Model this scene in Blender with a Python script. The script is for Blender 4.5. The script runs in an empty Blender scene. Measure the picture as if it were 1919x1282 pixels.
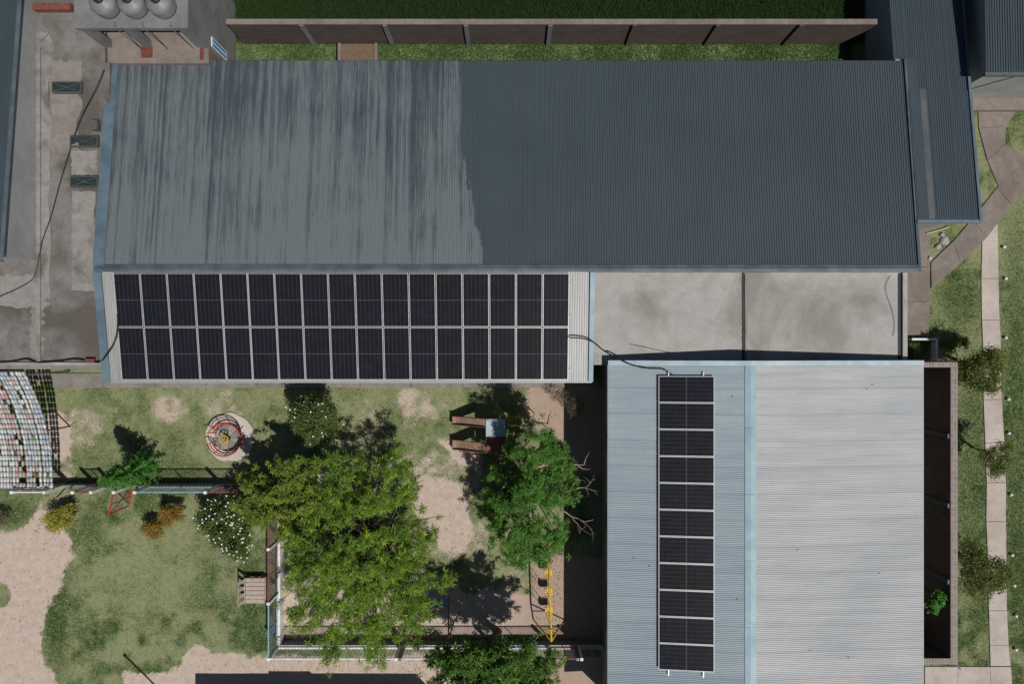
import bpy, math, random
import numpy as np
from mathutils import Vector, Matrix
R = math.radians
S = bpy.context.scene
COL = S.collection
rnd = random.Random(7)
rng = np.random.default_rng(11)

# ------------------------------------------------------------------ camera, sky, sun, exposure
H = 34.5            # drone height
F = 1330.0          # focal length in photo pixels
cam_d = bpy.data.cameras.new('camera'); cam = bpy.data.objects.new('camera', cam_d); COL.objects.link(cam)
cam.location = (0, 0, H); cam.rotation_euler = (0, 0, 0)
cam_d.sensor_width = 36; cam_d.lens = F / 1919 * 36; cam_d.clip_end = 2000; cam_d.clip_start = 0.5
S.camera = cam
SUN = Vector((0.40, -0.40, 1.0)).normalized()
w = bpy.data.worlds.new("World"); S.world = w; w.use_nodes = True
sky = w.node_tree.nodes.new('ShaderNodeTexSky'); sky.sky_type = 'NISHITA'; sky.sun_disc = False
sky.sun_elevation = math.asin(SUN.z); sky.sun_rotation = R(135); sky.air_density = 1.0; sky.dust_density = 0.6
bg = w.node_tree.nodes['Background']; bg.inputs[1].default_value = 0.05
w.node_tree.links.new(sky.outputs[0], bg.inputs[0])
sd = bpy.data.lights.new('sun', 'SUN'); sd.energy = 5.0; sd.angle = R(0.5); sd.color = (1.0, 0.95, 0.88)
so = bpy.data.objects.new('sun', sd); COL.objects.link(so)
so.rotation_euler = SUN.to_track_quat('Z', 'Y').to_euler(); so.location = SUN * 60
S.view_settings.view_transform = 'Standard'; S.view_settings.look = 'None'
S.view_settings.exposure = -0.45; S.view_settings.gamma = 1; S.view_settings.use_curve_mapping = False

# ------------------------------------------------------------------ helpers
def P(px, py, h=0.0):
    return Vector(((px - 960) / F * (H - h), (641 - py) / F * (H - h), h))

def tag(o, label=None, cat=None, group=None, kind=None):
    if label: o['label'] = label
    if cat: o['category'] = cat
    if group: o['group'] = group
    if kind: o['kind'] = kind
    return o

def empty(name, loc, label, cat, group=None):
    o = bpy.data.objects.new(name, None); COL.objects.link(o); o.location = loc
    o.empty_display_size = 0.2
    return tag(o, label, cat, group)

class MB:
    def __init__(s): s.v = []; s.f = []
    def add(s, vs, fs):
        n = len(s.v); s.v += [tuple(a) for a in vs]; s.f += [tuple(n + i for i in f) for f in fs]; return s
    def box(s, x0, x1, y0, y1, z0, z1):
        return s.add([(x0,y0,z0),(x1,y0,z0),(x1,y1,z0),(x0,y1,z0),(x0,y0,z1),(x1,y0,z1),(x1,y1,z1),(x0,y1,z1)],
            [(0,3,2,1),(4,5,6,7),(0,1,5,4),(1,2,6,5),(2,3,7,6),(3,0,4,7)])
    def obox(s, c, ax, ay, az, hx, hy, hz):
        c = Vector(c); ax = Vector(ax).normalized()*hx; ay = Vector(ay).normalized()*hy; az = Vector(az).normalized()*hz
        vs = [c+ax*i+ay*j+az*k for k in (-1,1) for (i,j) in ((-1,-1),(1,-1),(1,1),(-1,1))]
        return s.add(vs, [(0,3,2,1),(4,5,6,7),(0,1,5,4),(1,2,6,5),(2,3,7,6),(3,0,4,7)])
    def bar(s, a, b, wx, wz, up=(0,0,1)):
        a = Vector(a); b = Vector(b); d = (b-a); L = d.length; d.normalize()
        up = Vector(up)
        if abs(d.dot(up)) > 0.98: up = Vector((0,1,0))
        sd_ = d.cross(up).normalized(); u = sd_.cross(d)
        return s.obox((a+b)/2, d, sd_, u, L/2, wx/2, wz/2)
    def tube(s, pts, r, n=7, closed=False, caps=True):
        pts = [Vector(p) for p in pts]; m = len(pts)
        rs = r if isinstance(r, (list, tuple)) else [r]*m
        base = len(s.v); prev = None
        for i, p in enumerate(pts):
            if closed: d = pts[(i+1) % m] - pts[i-1]
            else: d = pts[min(i+1, m-1)] - pts[max(i-1, 0)]
            if d.length < 1e-9: d = Vector((0,0,1))
            d.normalize()
            if prev is None: prev = Vector((0,0,1)) if abs(d.z) < .9 else Vector((1,0,0))
            a = (prev - d*prev.dot(d)); 
            if a.length < 1e-5: a = d.orthogonal()
            a.normalize(); prev = a; b = d.cross(a)
            for k in range(n):
                t = 2*math.pi*k/n; q = p + (a*math.cos(t) + b*math.sin(t))*rs[i]; s.v.append(tuple(q))
        for i in range(m if closed else m-1):
            j = (i+1) % m
            for k in range(n):
                l = (k+1) % n
                s.f.append((base+i*n+k, base+i*n+l, base+j*n+l, base+j*n+k))
        if caps and not closed:
            s.f.append(tuple(base+k for k in reversed(range(n)))); s.f.append(tuple(base+(m-1)*n+k for k in range(n)))
        return s
    def lathe(s, c, prof, n=16):
        base = len(s.v); m = len(prof)
        for r, z in prof:
            for k in range(n):
                t = 2*math.pi*k/n; s.v.append((c[0]+r*math.cos(t), c[1]+r*math.sin(t), c[2]+z))
        for i in range(m-1):
            for k in range(n):
                l = (k+1) % n; s.f.append((base+i*n+k, base+i*n+l, base+(i+1)*n+l, base+(i+1)*n+k))
        s.f.append(tuple(base+(m-1)*n+k for k in range(n))); s.f.append(tuple(base+k for k in reversed(range(n))))
        return s
    def prism(s, poly, z0, z1):
        a = sum(poly[i][0]*poly[(i+1)%len(poly)][1]-poly[(i+1)%len(poly)][0]*poly[i][1] for i in range(len(poly)))
        if a < 0: poly = poly[::-1]
        n = len(poly); vs = [(p[0],p[1],z0) for p in poly] + [(p[0],p[1],z1) for p in poly]
        fs = [tuple(reversed(range(n))), tuple(range(n, 2*n))] + [(i,(i+1)%n,n+(i+1)%n,n+i) for i in range(n)]
        return s.add(vs, fs)
    def mesh(s, name, smooth=False, off=(0,0,0)):
        me = bpy.data.meshes.new(name)
        me.from_pydata([(a-off[0], b-off[1], c-off[2]) for a,b,c in s.v], [], s.f); me.update()
        if smooth: me.polygons.foreach_set('use_smooth', [True]*len(me.polygons))
        return me
    def build(s, name, mat, parent=None, smooth=False, bevel=0, kind=None, label=None):
        off = parent_off(parent)
        me = s.mesh(name, smooth, off); me.materials.append(mat)
        o = bpy.data.objects.new(name, me); COL.objects.link(o)
        if parent: o.parent = parent
        if bevel:
            b = o.modifiers.new('bevel', 'BEVEL'); b.width = bevel; b.segments = 1
        if kind: o['kind'] = kind
        if label: o['label'] = label
        return o
def parent_off(p):
    v = Vector((0,0,0))
    while p is not None: v += p.location; p = p.parent
    return v

def copy_tree(o, parent=None):
    c = o.copy(); COL.objects.link(c); c.parent = parent
    for ch in list(o.children): copy_tree(ch, c)
    return c

ORD = ['first','second','third','fourth','fifth','sixth','seventh','eighth','ninth','tenth','eleventh','twelfth',
       'thirteenth','fourteenth','fifteenth','sixteenth','seventeenth']

# ------------------------------------------------------------------ node materials
class N:
    def __init__(s, name):
        s.m = bpy.data.materials.new(name); s.m.use_nodes = True; s.t = s.m.node_tree
        s.b = s.t.nodes['Principled BSDF']; s.g = None
    def node(s, typ, **kw):
        n = s.t.nodes.new(typ)
        for k, v in kw.items(): setattr(n, k, v)
        return n
    def link(s, a, b): s.t.links.new(a, b)
    def pos(s):
        if s.g is None: s.g = s.node('ShaderNodeNewGeometry').outputs['Position']
        return s.g
    def obj(s): return s.node('ShaderNodeTexCoord').outputs['Object']
    def noise(s, scale, detail=4, stretch=(1,1,1), rough=0.55, vec=None, off=(0,0,0), dist=0):
        mp = s.node('ShaderNodeMapping'); mp.inputs['Scale'].default_value = stretch; mp.inputs['Location'].default_value = off
        s.link(vec or s.pos(), mp.inputs['Vector'])
        n = s.node('ShaderNodeTexNoise'); n.inputs['Scale'].default_value = scale; n.inputs['Detail'].default_value = detail
        n.inputs['Roughness'].default_value = rough; n.inputs['Distortion'].default_value = dist
        s.link(mp.outputs[0], n.inputs['Vector']); return n.outputs[0]
    def ramp(s, fac, *stops):
        r = s.node('ShaderNodeValToRGB'); e = r.color_ramp.elements
        while len(e) < len(stops): e.new(0.5)
        for i, (p, c) in enumerate(stops):
            e[i].position = p; c = c if isinstance(c, (tuple, list)) else (c, c, c); e[i].color = (*c[:3], 1)
        s.link(fac, r.inputs[0]); return r.outputs[0]
    def math(s, op, a, b=None, c=None, clamp=False):
        n = s.node('ShaderNodeMath', operation=op, use_clamp=clamp)
        for i, x in enumerate((a, b, c)):
            if x is None: continue
            if isinstance(x, (int, float)): n.inputs[i].default_value = x
            else: s.link(x, n.inputs[i])
        return n.outputs[0]
    def mix(s, fac, a, b, mode='MIX'):
        n = s.node('ShaderNodeMix', data_type='RGBA', blend_type=mode)
        for i, x in ((0, fac), (6, a), (7, b)):
            if isinstance(x, (int, float)): n.inputs[i].default_value = x if i == 0 else (x, x, x, 1)
            elif isinstance(x, tuple): n.inputs[i].default_value = (*x[:3], 1)
            else: s.link(x, n.inputs[i])
        return n.outputs[2]
    def attr(s, name, out='Fac'):
        n = s.node('ShaderNodeAttribute'); n.attribute_name = name; return n.outputs[out]
    def sep(s, v=None):
        n = s.node('ShaderNodeSeparateXYZ'); s.link(v or s.pos(), n.inputs[0]); return n.outputs
    def done(s, color, rough=0.8, metal=0.0, bump=None, bstr=0.3, bdist=0.02, spec=0.5, coat=0):
        for key, x in (('Base Color', color), ('Roughness', rough), ('Metallic', metal)):
            i = s.b.inputs[key]
            if isinstance(x, (int, float)): i.default_value = x
            elif isinstance(x, tuple): i.default_value = (*x[:3], 1)
            else: s.link(x, i)
        s.b.inputs['Specular IOR Level'].default_value = spec
        s.b.inputs['Coat Weight'].default_value = coat
        if bump is not None:
            b = s.node('ShaderNodeBump'); b.inputs['Strength'].default_value = bstr; b.inputs['Distance'].default_value = bdist
            s.link(bump, b.inputs['Height']); s.link(b.outputs[0], s.b.inputs['Normal'])
        return s.m

def scaled(c, k): return tuple(x*k for x in c)
def worn(name, c, rough=0.6, var=0.25, scale=6, metal=0.0, dirt=(0.12,0.10,0.08), dirt_amt=0.25, spec=0.4):
    n = N(name); a = n.noise(scale, 5); b = n.noise(scale*4, 3, off=(3,1,2))
    col = n.mix(n.ramp(a, (0.3, 0.0), (0.7, 1.0)), scaled(c, 1-var), scaled(c, 1+var*0.4))
    col = n.mix(n.math('MULTIPLY', n.ramp(b, (0.52, 0.0), (0.72, 1.0)), dirt_amt), col, dirt)
    return n.done(col, rough, metal, b, 0.2, 0.005, spec)

M = {}
def mk_corr(name, base, pale, cov_lo, cov_hi, stretch, metal, rough=0.45, grime=(0.1,0.11,0.12), gr_amt=0.3, along='y'):
    n = N(name); X_, Y_, Z_ = n.sep()
    st = (2.6, 0.16, 1) if along == 'y' else (0.16, 2.6, 1)
    streak = n.noise(1.6, 6, st, 0.65)
    big = n.noise(0.22, 3)
    fine = n.noise(9, 4, (3, .4, 1) if along == 'y' else (.4, 3, 1), 0.7)
    mixv = n.math('ADD', n.math('MULTIPLY', streak, 0.6), n.math('MULTIPLY', big, 0.4))
    col = n.mix(n.ramp(mixv, (cov_lo, 0.0), (cov_hi, 1.0)), base, pale)
    col = n.mix(n.math('MULTIPLY', n.ramp(fine, (0.5, 0.0), (0.75, 1.0)), gr_amt), col, grime)
    if along == 'x':
        wn = n.node('ShaderNodeTexWhiteNoise', noise_dimensions='1D'); n.link(n.math('FLOOR', n.math('DIVIDE', n.math('ADD', Y_, 0.86), 1.12)), wn.inputs['W'])
        col = n.mix(n.math('MULTIPLY', wn.outputs[0], 0.22), col, grime)
        lp = n.math('FRACT', n.math('DIVIDE', n.math('ADD', Y_, 0.86), 1.12))
        col = n.mix(n.math('MULTIPLY', n.ramp(lp, (0.0, 1.0), (0.12, 0.0)), n.math('MULTIPLY', streak, .55)), col, grime)
    return n, col, fine

# long roof: blue grey sheets, pale flaking coat on the western half
def mat_long_roof():
    n = N('weathered_roof_sheet'); x, y, z = n.sep()
    # each sheet and each rib differ a little
    sheet = n.math('FLOOR', n.math('DIVIDE', n.math('ADD', x, 17.6), 1.097))
    wn = n.node('ShaderNodeTexWhiteNoise', noise_dimensions='1D'); n.link(sheet, wn.inputs['W'])
    rib = n.math('FLOOR', n.math('DIVIDE', n.math('ADD', x, 17.6), 0.1097))
    wr = n.node('ShaderNodeTexWhiteNoise', noise_dimensions='1D'); n.link(rib, wr.inputs['W'])
    s1 = n.noise(2.2, 8, (2.2, 0.13, 1), 0.75); s2 = n.noise(6.0, 4, (3.0, 0.06, 1), 0.6, off=(2,5,0)); big = n.noise(0.28, 4, (1.2, 1.0, 1), off=(5, 2, 0))
    fine = n.noise(6, 5, (5, 0.35, 1), 0.7)
    # coated area: a straight sheet edge, and below it a ragged spill over the next sheet
    spill = n.math('ADD', n.math('MULTIPLY', n.math('SUBTRACT', n.noise(1.3, 6, (1.6, 0.35, 1), 0.75, off=(9,0,0)), 0.5), 2.0), n.math('MULTIPLY', n.math('SUBTRACT', 8.0, y), 0.24))
    spill = n.math('MAXIMUM', 0.0, n.math('MINIMUM', spill, 0.95))
    west = n.ramp(n.math('SUBTRACT', n.math('ADD', -2.2, spill), x), (0.0, 0.0), (0.03, 1.0))
    cov = n.math('ADD', n.math('ADD', n.math('MULTIPLY', s1, 0.5), n.math('MULTIPLY', s2, 0.28)), n.math('MULTIPLY', big, 0.30))
    cov = n.math('ADD', cov, n.math('MULTIPLY', n.math('SUBTRACT', 8.5, y), 0.014))
    lapx = n.math('FRACT', n.math('DIVIDE', n.math('ADD', x, 17.6), 1.097))
    lap = n.math('MULTIPLY', n.ramp(lapx, (0.0, 1.0), (0.16, 0.0)), n.noise(0.8, 3, (.2, 1, 1), off=(0,3,7)))
    cov = n.math('SUBTRACT', cov, n.math('MULTIPLY', lap, 0.16))
    cov = n.math('ADD', cov, n.math('MULTIPLY', n.math('SUBTRACT', wr.outputs[0], 0.5), 0.13))
    cov = n.math('ADD', cov, n.math('MULTIPLY', n.math('SUBTRACT', wn.outputs[0], 0.5), 0.06))
    coat = n.math('MULTIPLY', n.ramp(cov, (0.41, 0.0), (0.50, 0.5), (0.58, 1.0)), west)
    base = n.mix(n.ramp(n.noise(0.25, 3, off=(0,8,0)), (0.35, 0.0), (0.65, 1.0)), (0.047,0.067,0.081), (0.058,0.080,0.094))
    base = n.mix(n.math('MULTIPLY', wn.outputs[0], 0.35), base, (0.062, 0.085, 0.105))
    base = n.mix(n.math('MULTIPLY', n.math('SUBTRACT', 1.0, west), 0.3), base, (0.062, 0.090, 0.108))
    base = n.mix(n.math('MULTIPLY', west, 0.15), base, (0.08,0.09,0.10))
    col = n.mix(coat, base, (0.155, 0.182, 0.196))
    col = n.mix(n.math('MULTIPLY', n.ramp(fine, (0.5, 0.0), (0.72, 1.0)), 0.25), col, (0.045, 0.058, 0.07))
    return n.done(col, 0.55, 0.1, fine, 0.1, 0.004, 0.35)
M['long_roof'] = mat_long_roof()

n, c, b = mk_corr('galvanised_sheet', (0.41,0.435,0.455), (0.55,0.545,0.54), 0.38, 0.62, None, .3, along='x', grime=(0.31,0.335,0.36), gr_amt=0.35)
# west slope is a cooler, darker zinc
M['hall_roof'] = n.done(c, 0.5, 0.12, b, 0.08, 0.003, 0.35)
n, c, b = mk_corr('west_zinc_sheet', (0.30,0.375,0.425), (0.40,0.455,0.49), 0.36, 0.64, None, .3, along='x', grime=(0.22,0.28,0.33), gr_amt=0.35)
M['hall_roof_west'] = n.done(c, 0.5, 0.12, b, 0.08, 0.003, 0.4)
n, c, b = mk_corr('pale_sheet', (0.30,0.31,0.32), (0.42,0.42,0.42), 0.35, 0.65, None, .2, grime=(0.14,0.15,0.16))
M['pale_sheet'] = n.done(c, 0.5, 0.2, b, 0.08, 0.003, 0.4)
n, c, b = mk_corr('annex_sheet', (0.050,0.072,0.088), (0.066,0.09,0.106), 0.35, 0.65, None, .2, grime=(0.05,0.06,0.07))
M['annex_roof'] = n.done(c, 0.5, 0.15, b, 0.08, 0.003, 0.35)
def mat_flash(name, a, b_):
    n = N(name); q = n.noise(1.2, 5); f = n.noise(8, 4)
    col = n.mix(n.ramp(q, (0.35, 0.0), (0.65, 1.0)), a, b_)
    col = n.mix(n.math('MULTIPLY', n.ramp(f, (0.55, 0.0), (0.7, 1.0)), 0.3), col, scaled(a, 0.6))
    return n.done(col, 0.6, 0.1, f, 0.1, 0.003, 0.3)
M['flash_blue'] = mat_flash('blue_grey_flashing', (0.085,0.13,0.17), (0.13,0.19,0.235))
M['strip_grey'] = mat_flash('dull_grey_strip', (0.075,0.09,0.10), (0.12,0.13,0.14))
M['flash_dark'] = mat_flash('dark_ridge_flashing', (0.06,0.085,0.105), (0.11,0.14,0.16))
M['flash_pale'] = mat_flash('pale_zinc_flashing', (0.30,0.39,0.44), (0.40,0.49,0.53))
M['flash_mid'] = mat_flash('blue_zinc_ridge', (0.22,0.32,0.385), (0.31,0.41,0.47))

def mat_concrete(name, pale, mid, dark, scale=0.35, amt=0.8, spots=0.5, lo=.42, hi=.62):
    n = N(name); a = n.noise(scale, 6, rough=0.6, dist=0.4); b = n.noise(scale*5, 6, rough=0.7, off=(4,4,0)); c = n.noise(14, 5, rough=.7)
    col = n.mix(n.ramp(b, (0.35, 0.0), (0.65, 1.0)), mid, pale)
    col = n.mix(n.math('MULTIPLY', n.ramp(a, (lo, 0.0), (hi, 1.0)), amt), col, dark)
    col = n.mix(n.math('MULTIPLY', n.ramp(c, (0.5, 0.0), (0.72, 1.0)), spots), col, scaled(dark, 0.7))
    cr = n.node('ShaderNodeTexVoronoi', feature='DISTANCE_TO_EDGE'); cr.inputs['Scale'].default_value = 0.45
    wv = n.node('ShaderNodeVectorMath', operation='ADD'); nn = n.node('ShaderNodeTexNoise'); nn.inputs['Scale'].default_value = 1.2; nn.inputs['Detail'].default_value = 6
    n.link(n.pos(), nn.inputs['Vector']); n.link(n.pos(), wv.inputs[0]); n.link(nn.outputs['Color'], wv.inputs[1]); n.link(wv.outputs[0], cr.inputs['Vector'])
    crack = n.math('MULTIPLY', n.ramp(cr.outputs['Distance'], (0.0, 1.0), (0.012, 0.0)), n.ramp(n.noise(.5, 2, off=(1,7,3)), (0.58, 0.0), (0.66, 0.35)))
    col = n.mix(crack, col, scaled(dark, 0.5))
    return n.done(col, 0.9, 0, c, 0.35, 0.01, 0.25)
M['slab'] = mat_concrete('limewashed_concrete_roof', (0.40,0.39,0.375), (0.33,0.32,0.305), (0.20,0.185,0.165), 0.33, 0.8, 0.45, .48, .68)
M['slab_dirty'] = mat_concrete('dirty_concrete_roof', (0.22,0.21,0.20), (0.16,0.15,0.14), (0.085,0.072,0.063), 0.4, 0.8, 0.5, .45, .62)  # stained concrete; base also lowered to paint in the darkening of the upper area
M['screed'] = mat_concrete('pale_screed', (0.29,0.28,0.265), (0.22,0.21,0.20), (0.11,0.095,0.085), 0.7, 0.8, 0.45, .5, .66)
M['paving'] = mat_concrete('path_concrete', (0.52,0.46,0.415), (0.45,0.395,0.355), (0.30,0.255,0.225), 0.5, 0.45, 0.3)
M['pave_north'] = mat_concrete('darkened_path_concrete', (0.25,0.215,0.195), (0.2,0.168,0.15), (0.13,0.105,0.09), 0.6, 0.5, 0.3)  # same path concrete, shade of the upper area put into its colour
M['plinth'] = mat_concrete('grey_walk_concrete', (0.27,0.25,0.23), (0.21,0.195,0.18), (0.13,0.115,0.1), 0.8, 0.5, 0.3)
M['white_wall'] = mat_concrete('whitewashed_wall', (0.36,0.37,0.37), (0.31,0.32,0.32), (0.2,0.2,0.19), 0.7, 0.35, 0.15)
M['grey_wall'] = mat_concrete('grey_render', (0.2,0.21,0.22), (0.16,0.165,0.17), (0.1,0.1,0.1), 0.7, 0.4, 0.2)
M['white_paint'] = worn('white_paint', (0.74,0.75,0.75), 0.5, dirt_amt=0.35)
def mat_brick(name, a, b_, mortar, rot='xz'):
    n = N(name); br = n.node('ShaderNodeTexBrick'); x, y, z = n.sep()
    cb = n.node('ShaderNodeCombineXYZ')
    n.link(x if rot == 'xz' else y, cb.inputs[0]); n.link(z, cb.inputs[1])
    n.link(cb.outputs[0], br.inputs['Vector']); br.inputs['Scale'].default_value = 1.0
    br.inputs['Brick Width'].default_value = 0.26; br.inputs['Row Height'].default_value = 0.085; br.inputs['Mortar Size'].default_value = 0.009
    br.inputs['Color1'].default_value = (*a, 1); br.inputs['Color2'].default_value = (*b_, 1); br.inputs['Mortar'].default_value = (*mortar, 1)
    g = n.noise(1.3, 5); col = n.mix(n.math('MULTIPLY', n.ramp(g, (0.4, 0.0), (0.7, 1.0)), 0.5), br.outputs['Color'], scaled(a, 0.55))
    return n.done(col, 0.9, 0, br.outputs['Fac'], -0.5, 0.01, 0.2)
M['brick'] = mat_brick('brown_brick_ns', (0.12,0.092,0.082), (0.085,0.068,0.06), (0.11,0.098,0.09), 'xz')  # brick tone lowered to paint in dimness towards the upper edge
M['brick_y'] = mat_brick('brown_brick_ew', (0.21,0.135,0.11), (0.15,0.095,0.08), (0.22,0.19,0.17), 'yz')
def mat_coping():
    n = N('brick_coping'); br = n.node('ShaderNodeTexBrick'); n.link(n.pos(), br.inputs['Vector'])
    br.inputs['Scale'].default_value = 1; br.inputs['Brick Width'].default_value = 0.14; br.inputs['Row Height'].default_value = 0.27; br.offset = 0
    br.inputs['Mortar Size'].default_value = 0.012
    br.inputs['Color1'].default_value = (0.26,0.19,0.17,1); br.inputs['Color2'].default_value = (0.18,0.14,0.13,1); br.inputs['Mortar'].default_value = (0.34,0.31,0.29,1)
    col = n.mix(n.ramp(n.noise(4, 4), (0.4, 0.0), (0.65, 0.7)), br.outputs['Color'], (0.27,0.25,0.235))
    return n.done(col, 0.9, 0, n.noise(30), 0.4, 0.01)
M['coping'] = mat_coping()

def mat_panel():
    n = N('solar_cells'); x, y, z = n.sep(n.obj())
    def lines(v, pitch, wid, off=0.0):
        q = n.math('FRACT', n.math('ADD', n.math('DIVIDE', v, pitch), 0.5 + off))
        return n.math('LESS_THAN', n.math('ABSOLUTE', n.math('SUBTRACT', q, 0.5)), wid/pitch/2)
    lx = lines(x, 1.118/6.12, 0.0075, 0.0); ly = lines(y, 2.31/25.2, 0.006, 0.5)
    bus = lines(x, 1.118/6.12/9, 0.0012)
    grid = n.math('MAXIMUM', n.math('MULTIPLY', lx, 0.75), n.math('MULTIPLY', ly, 0.75))
    cell = n.node('ShaderNodeTexWhiteNoise', noise_dimensions='3D')
    sn = n.node('ShaderNodeVectorMath', operation='SNAP'); n.link(n.obj(), sn.inputs[0]); sn.inputs[1].default_value = (1.118/6.12, 2.31/25.2, 10)
    ad = n.node('ShaderNodeVectorMath', operation='ADD'); n.link(sn.outputs[0], ad.inputs[0])
    oi = n.node('ShaderNodeObjectInfo'); n.link(oi.outputs['Location'], ad.inputs[1]); n.link(ad.outputs[0], cell.inputs[0])
    base = n.mix(oi.outputs['Random'], (0.006,0.0055,0.006), (0.006,0.007,0.013))
    base = n.mix(n.math('MULTIPLY', n.noise(1.2, 3), 0.25), base, (0.02,0.022,0.032))
    base = n.mix(n.math('MULTIPLY', cell.outputs[0], 0.3), base, (0.010,0.011,0.018))
    base = n.mix(n.math('MULTIPLY', bus, 0.04), base, (0.1,0.1,0.11))
    dust = n.noise(2.5, 5)
    col = n.mix(grid, base, (0.10,0.10,0.108))
    col = n.mix(n.math('MULTIPLY', n.ramp(dust, (0.45, 0.0), (0.75, 1.0)), 0.02), col, (0.25,0.22,0.2))
    return n.done(col, 0.2, 0, None, spec=0.2)
M['cells'] = mat_panel()
M['alu'] = worn('aluminium_frame', (0.50,0.51,0.52), 0.4, 0.1, metal=0.25, dirt_amt=0.15)
M['cable'] = worn('black_cable', (0.012,0.012,0.013), 0.6)
M['glass_dark'] = worn('dirty_skylight_glass', (0.03,0.042,0.042), 0.25, dirt_amt=0.3)
M['frame_green'] = worn('grey_green_frame', (0.085,0.105,0.10), 0.6)
M['red'] = worn('red_paint', (0.42,0.035,0.03), 0.5, dirt_amt=0.3)
M['dull_red'] = worn('faded_red_paint', (0.22,0.06,0.05), 0.6, dirt_amt=0.4)
M['yellow'] = worn('yellow_paint', (0.62,0.42,0.02), 0.5, dirt_amt=0.2)
M['orange'] = worn('orange_paint', (0.4,0.17,0.03), 0.5)
M['blue'] = worn('light_blue_paint', (0.22,0.42,0.50), 0.5, dirt_amt=0.3)
M['bright_blue'] = worn('bright_blue_paint', (0.03,0.24,0.62), 0.5, dirt_amt=0.2)
M['green_paint'] = worn('pale_green_paint', (0.35,0.42,0.16), 0.6)
M['grey_paint'] = worn('grey_metal', (0.16,0.16,0.17), 0.5, metal=.2)
M['steel'] = worn('bare_steel', (0.28,0.28,0.27), 0.45, metal=0.4)
M['deck_tan'] = worn('scuffed_tan_deck', (0.33,0.28,0.22), 0.7, 0.35, 9)
M['wire'] = worn('dull_wire', (0.17,0.17,0.16), 0.6)
M['wood'] = worn('weathered_pale_wood', (0.44,0.37,0.31), 0.85, 0.3, 14)
M['slide_bed'] = worn('dusty_slide_bed', (0.36,0.24,0.19), 0.6, 0.3)
M['bark'] = worn('grey_brown_bark', (0.13,0.10,0.08), 0.9, 0.4, 20)
M['pale_bark'] = worn('dry_pale_bark', (0.30,0.22,0.18), 0.9, 0.3, 20)
M['block_wall'] = mat_concrete('darkened_lime_render', (0.22,0.225,0.225), (0.18,0.185,0.185), (0.12,0.12,0.115), 0.8, 0.5, 0.3)  # white render greyed so its colour carries the darkening at the upper edge
M['tank'] = worn('darkened_white_tank', (0.2,0.205,0.205), 0.5, 0.2, 2)  # white tank colour lowered to paint in the upper-edge darkening
M['dark'] = worn('dark_lid', (0.02,0.02,0.02), 0.6)
M['red_patch'] = worn('red_primer_patch', (0.16,0.045,0.035), 0.8)
M['sand'] = worn('tan_sand', (0.17,0.12,0.08), 0.95, 0.3, 8)

def mat_leaf(name, a, b_, c=None, trans=0.35):
    n = N(name); v = n.attr('tint'); col = n.mix(v, a, b_)
    if c: col = n.mix(n.ramp(v, (0.82, 0.0), (0.9, 1.0)), col, c)
    n.done(col, 0.5, 0, spec=0.3)
    t = n.node('ShaderNodeBsdfTranslucent'); n.link(n.mix(0.5, col, (0.30,0.42,0.03)), t.inputs[0])
    ms = n.node('ShaderNodeMixShader'); ms.inputs[0].default_value = trans
    n.link(n.b.outputs[0], ms.inputs[1]); n.link(t.outputs[0], ms.inputs[2])
    n.link(ms.outputs[0], n.t.nodes['Material Output'].inputs[0]); return n.m
M['leaf_feather'] = mat_leaf('feathery_leaf', (0.05,0.11,0.016), (0.26,0.42,0.04), (0.52,0.68,0.08))
M['leaf_yellow'] = mat_leaf('yellow_green_leaf', (0.07,0.12,0.02), (0.27,0.35,0.05))
M['leaf_green'] = mat_leaf('mid_green_leaf', (0.045,0.12,0.02), (0.13,0.32,0.045))
M['leaf_fresh'] = mat_leaf('fresh_green_leaf', (0.035,0.09,0.018), (0.15,0.30,0.045), (0.30,0.42,0.06))
M['leaf_side'] = mat_leaf('olive_leaf', (0.05,0.075,0.02), (0.17,0.20,0.05), (0.33,0.36,0.09))
M['leaf_dark'] = mat_leaf('dark_green_leaf', (0.055,0.09,0.025), (0.15,0.20,0.055))
M['leaf_pine'] = mat_leaf('conifer_leaf', (0.035,0.12,0.02), (0.10,0.30,0.04), trans=0.2)
M['leaf_gold'] = mat_leaf('golden_leaf', (0.25,0.22,0.03), (0.45,0.42,0.07))
M['leaf_orange'] = mat_leaf('orange_gold_leaf', (0.22,0.11,0.02), (0.40,0.27,0.05))
M['leaf_grey'] = mat_leaf('grey_dry_leaf', (0.10,0.09,0.07), (0.2,0.18,0.14))
M['brick_red'] = worn('red_brick', (0.2,0.07,0.05), 0.9, 0.4, 9)
M['petal'] = worn('white_petal', (0.75,0.75,0.72), 0.6, 0.1, dirt_amt=0)
M['grass'] = None

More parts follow.
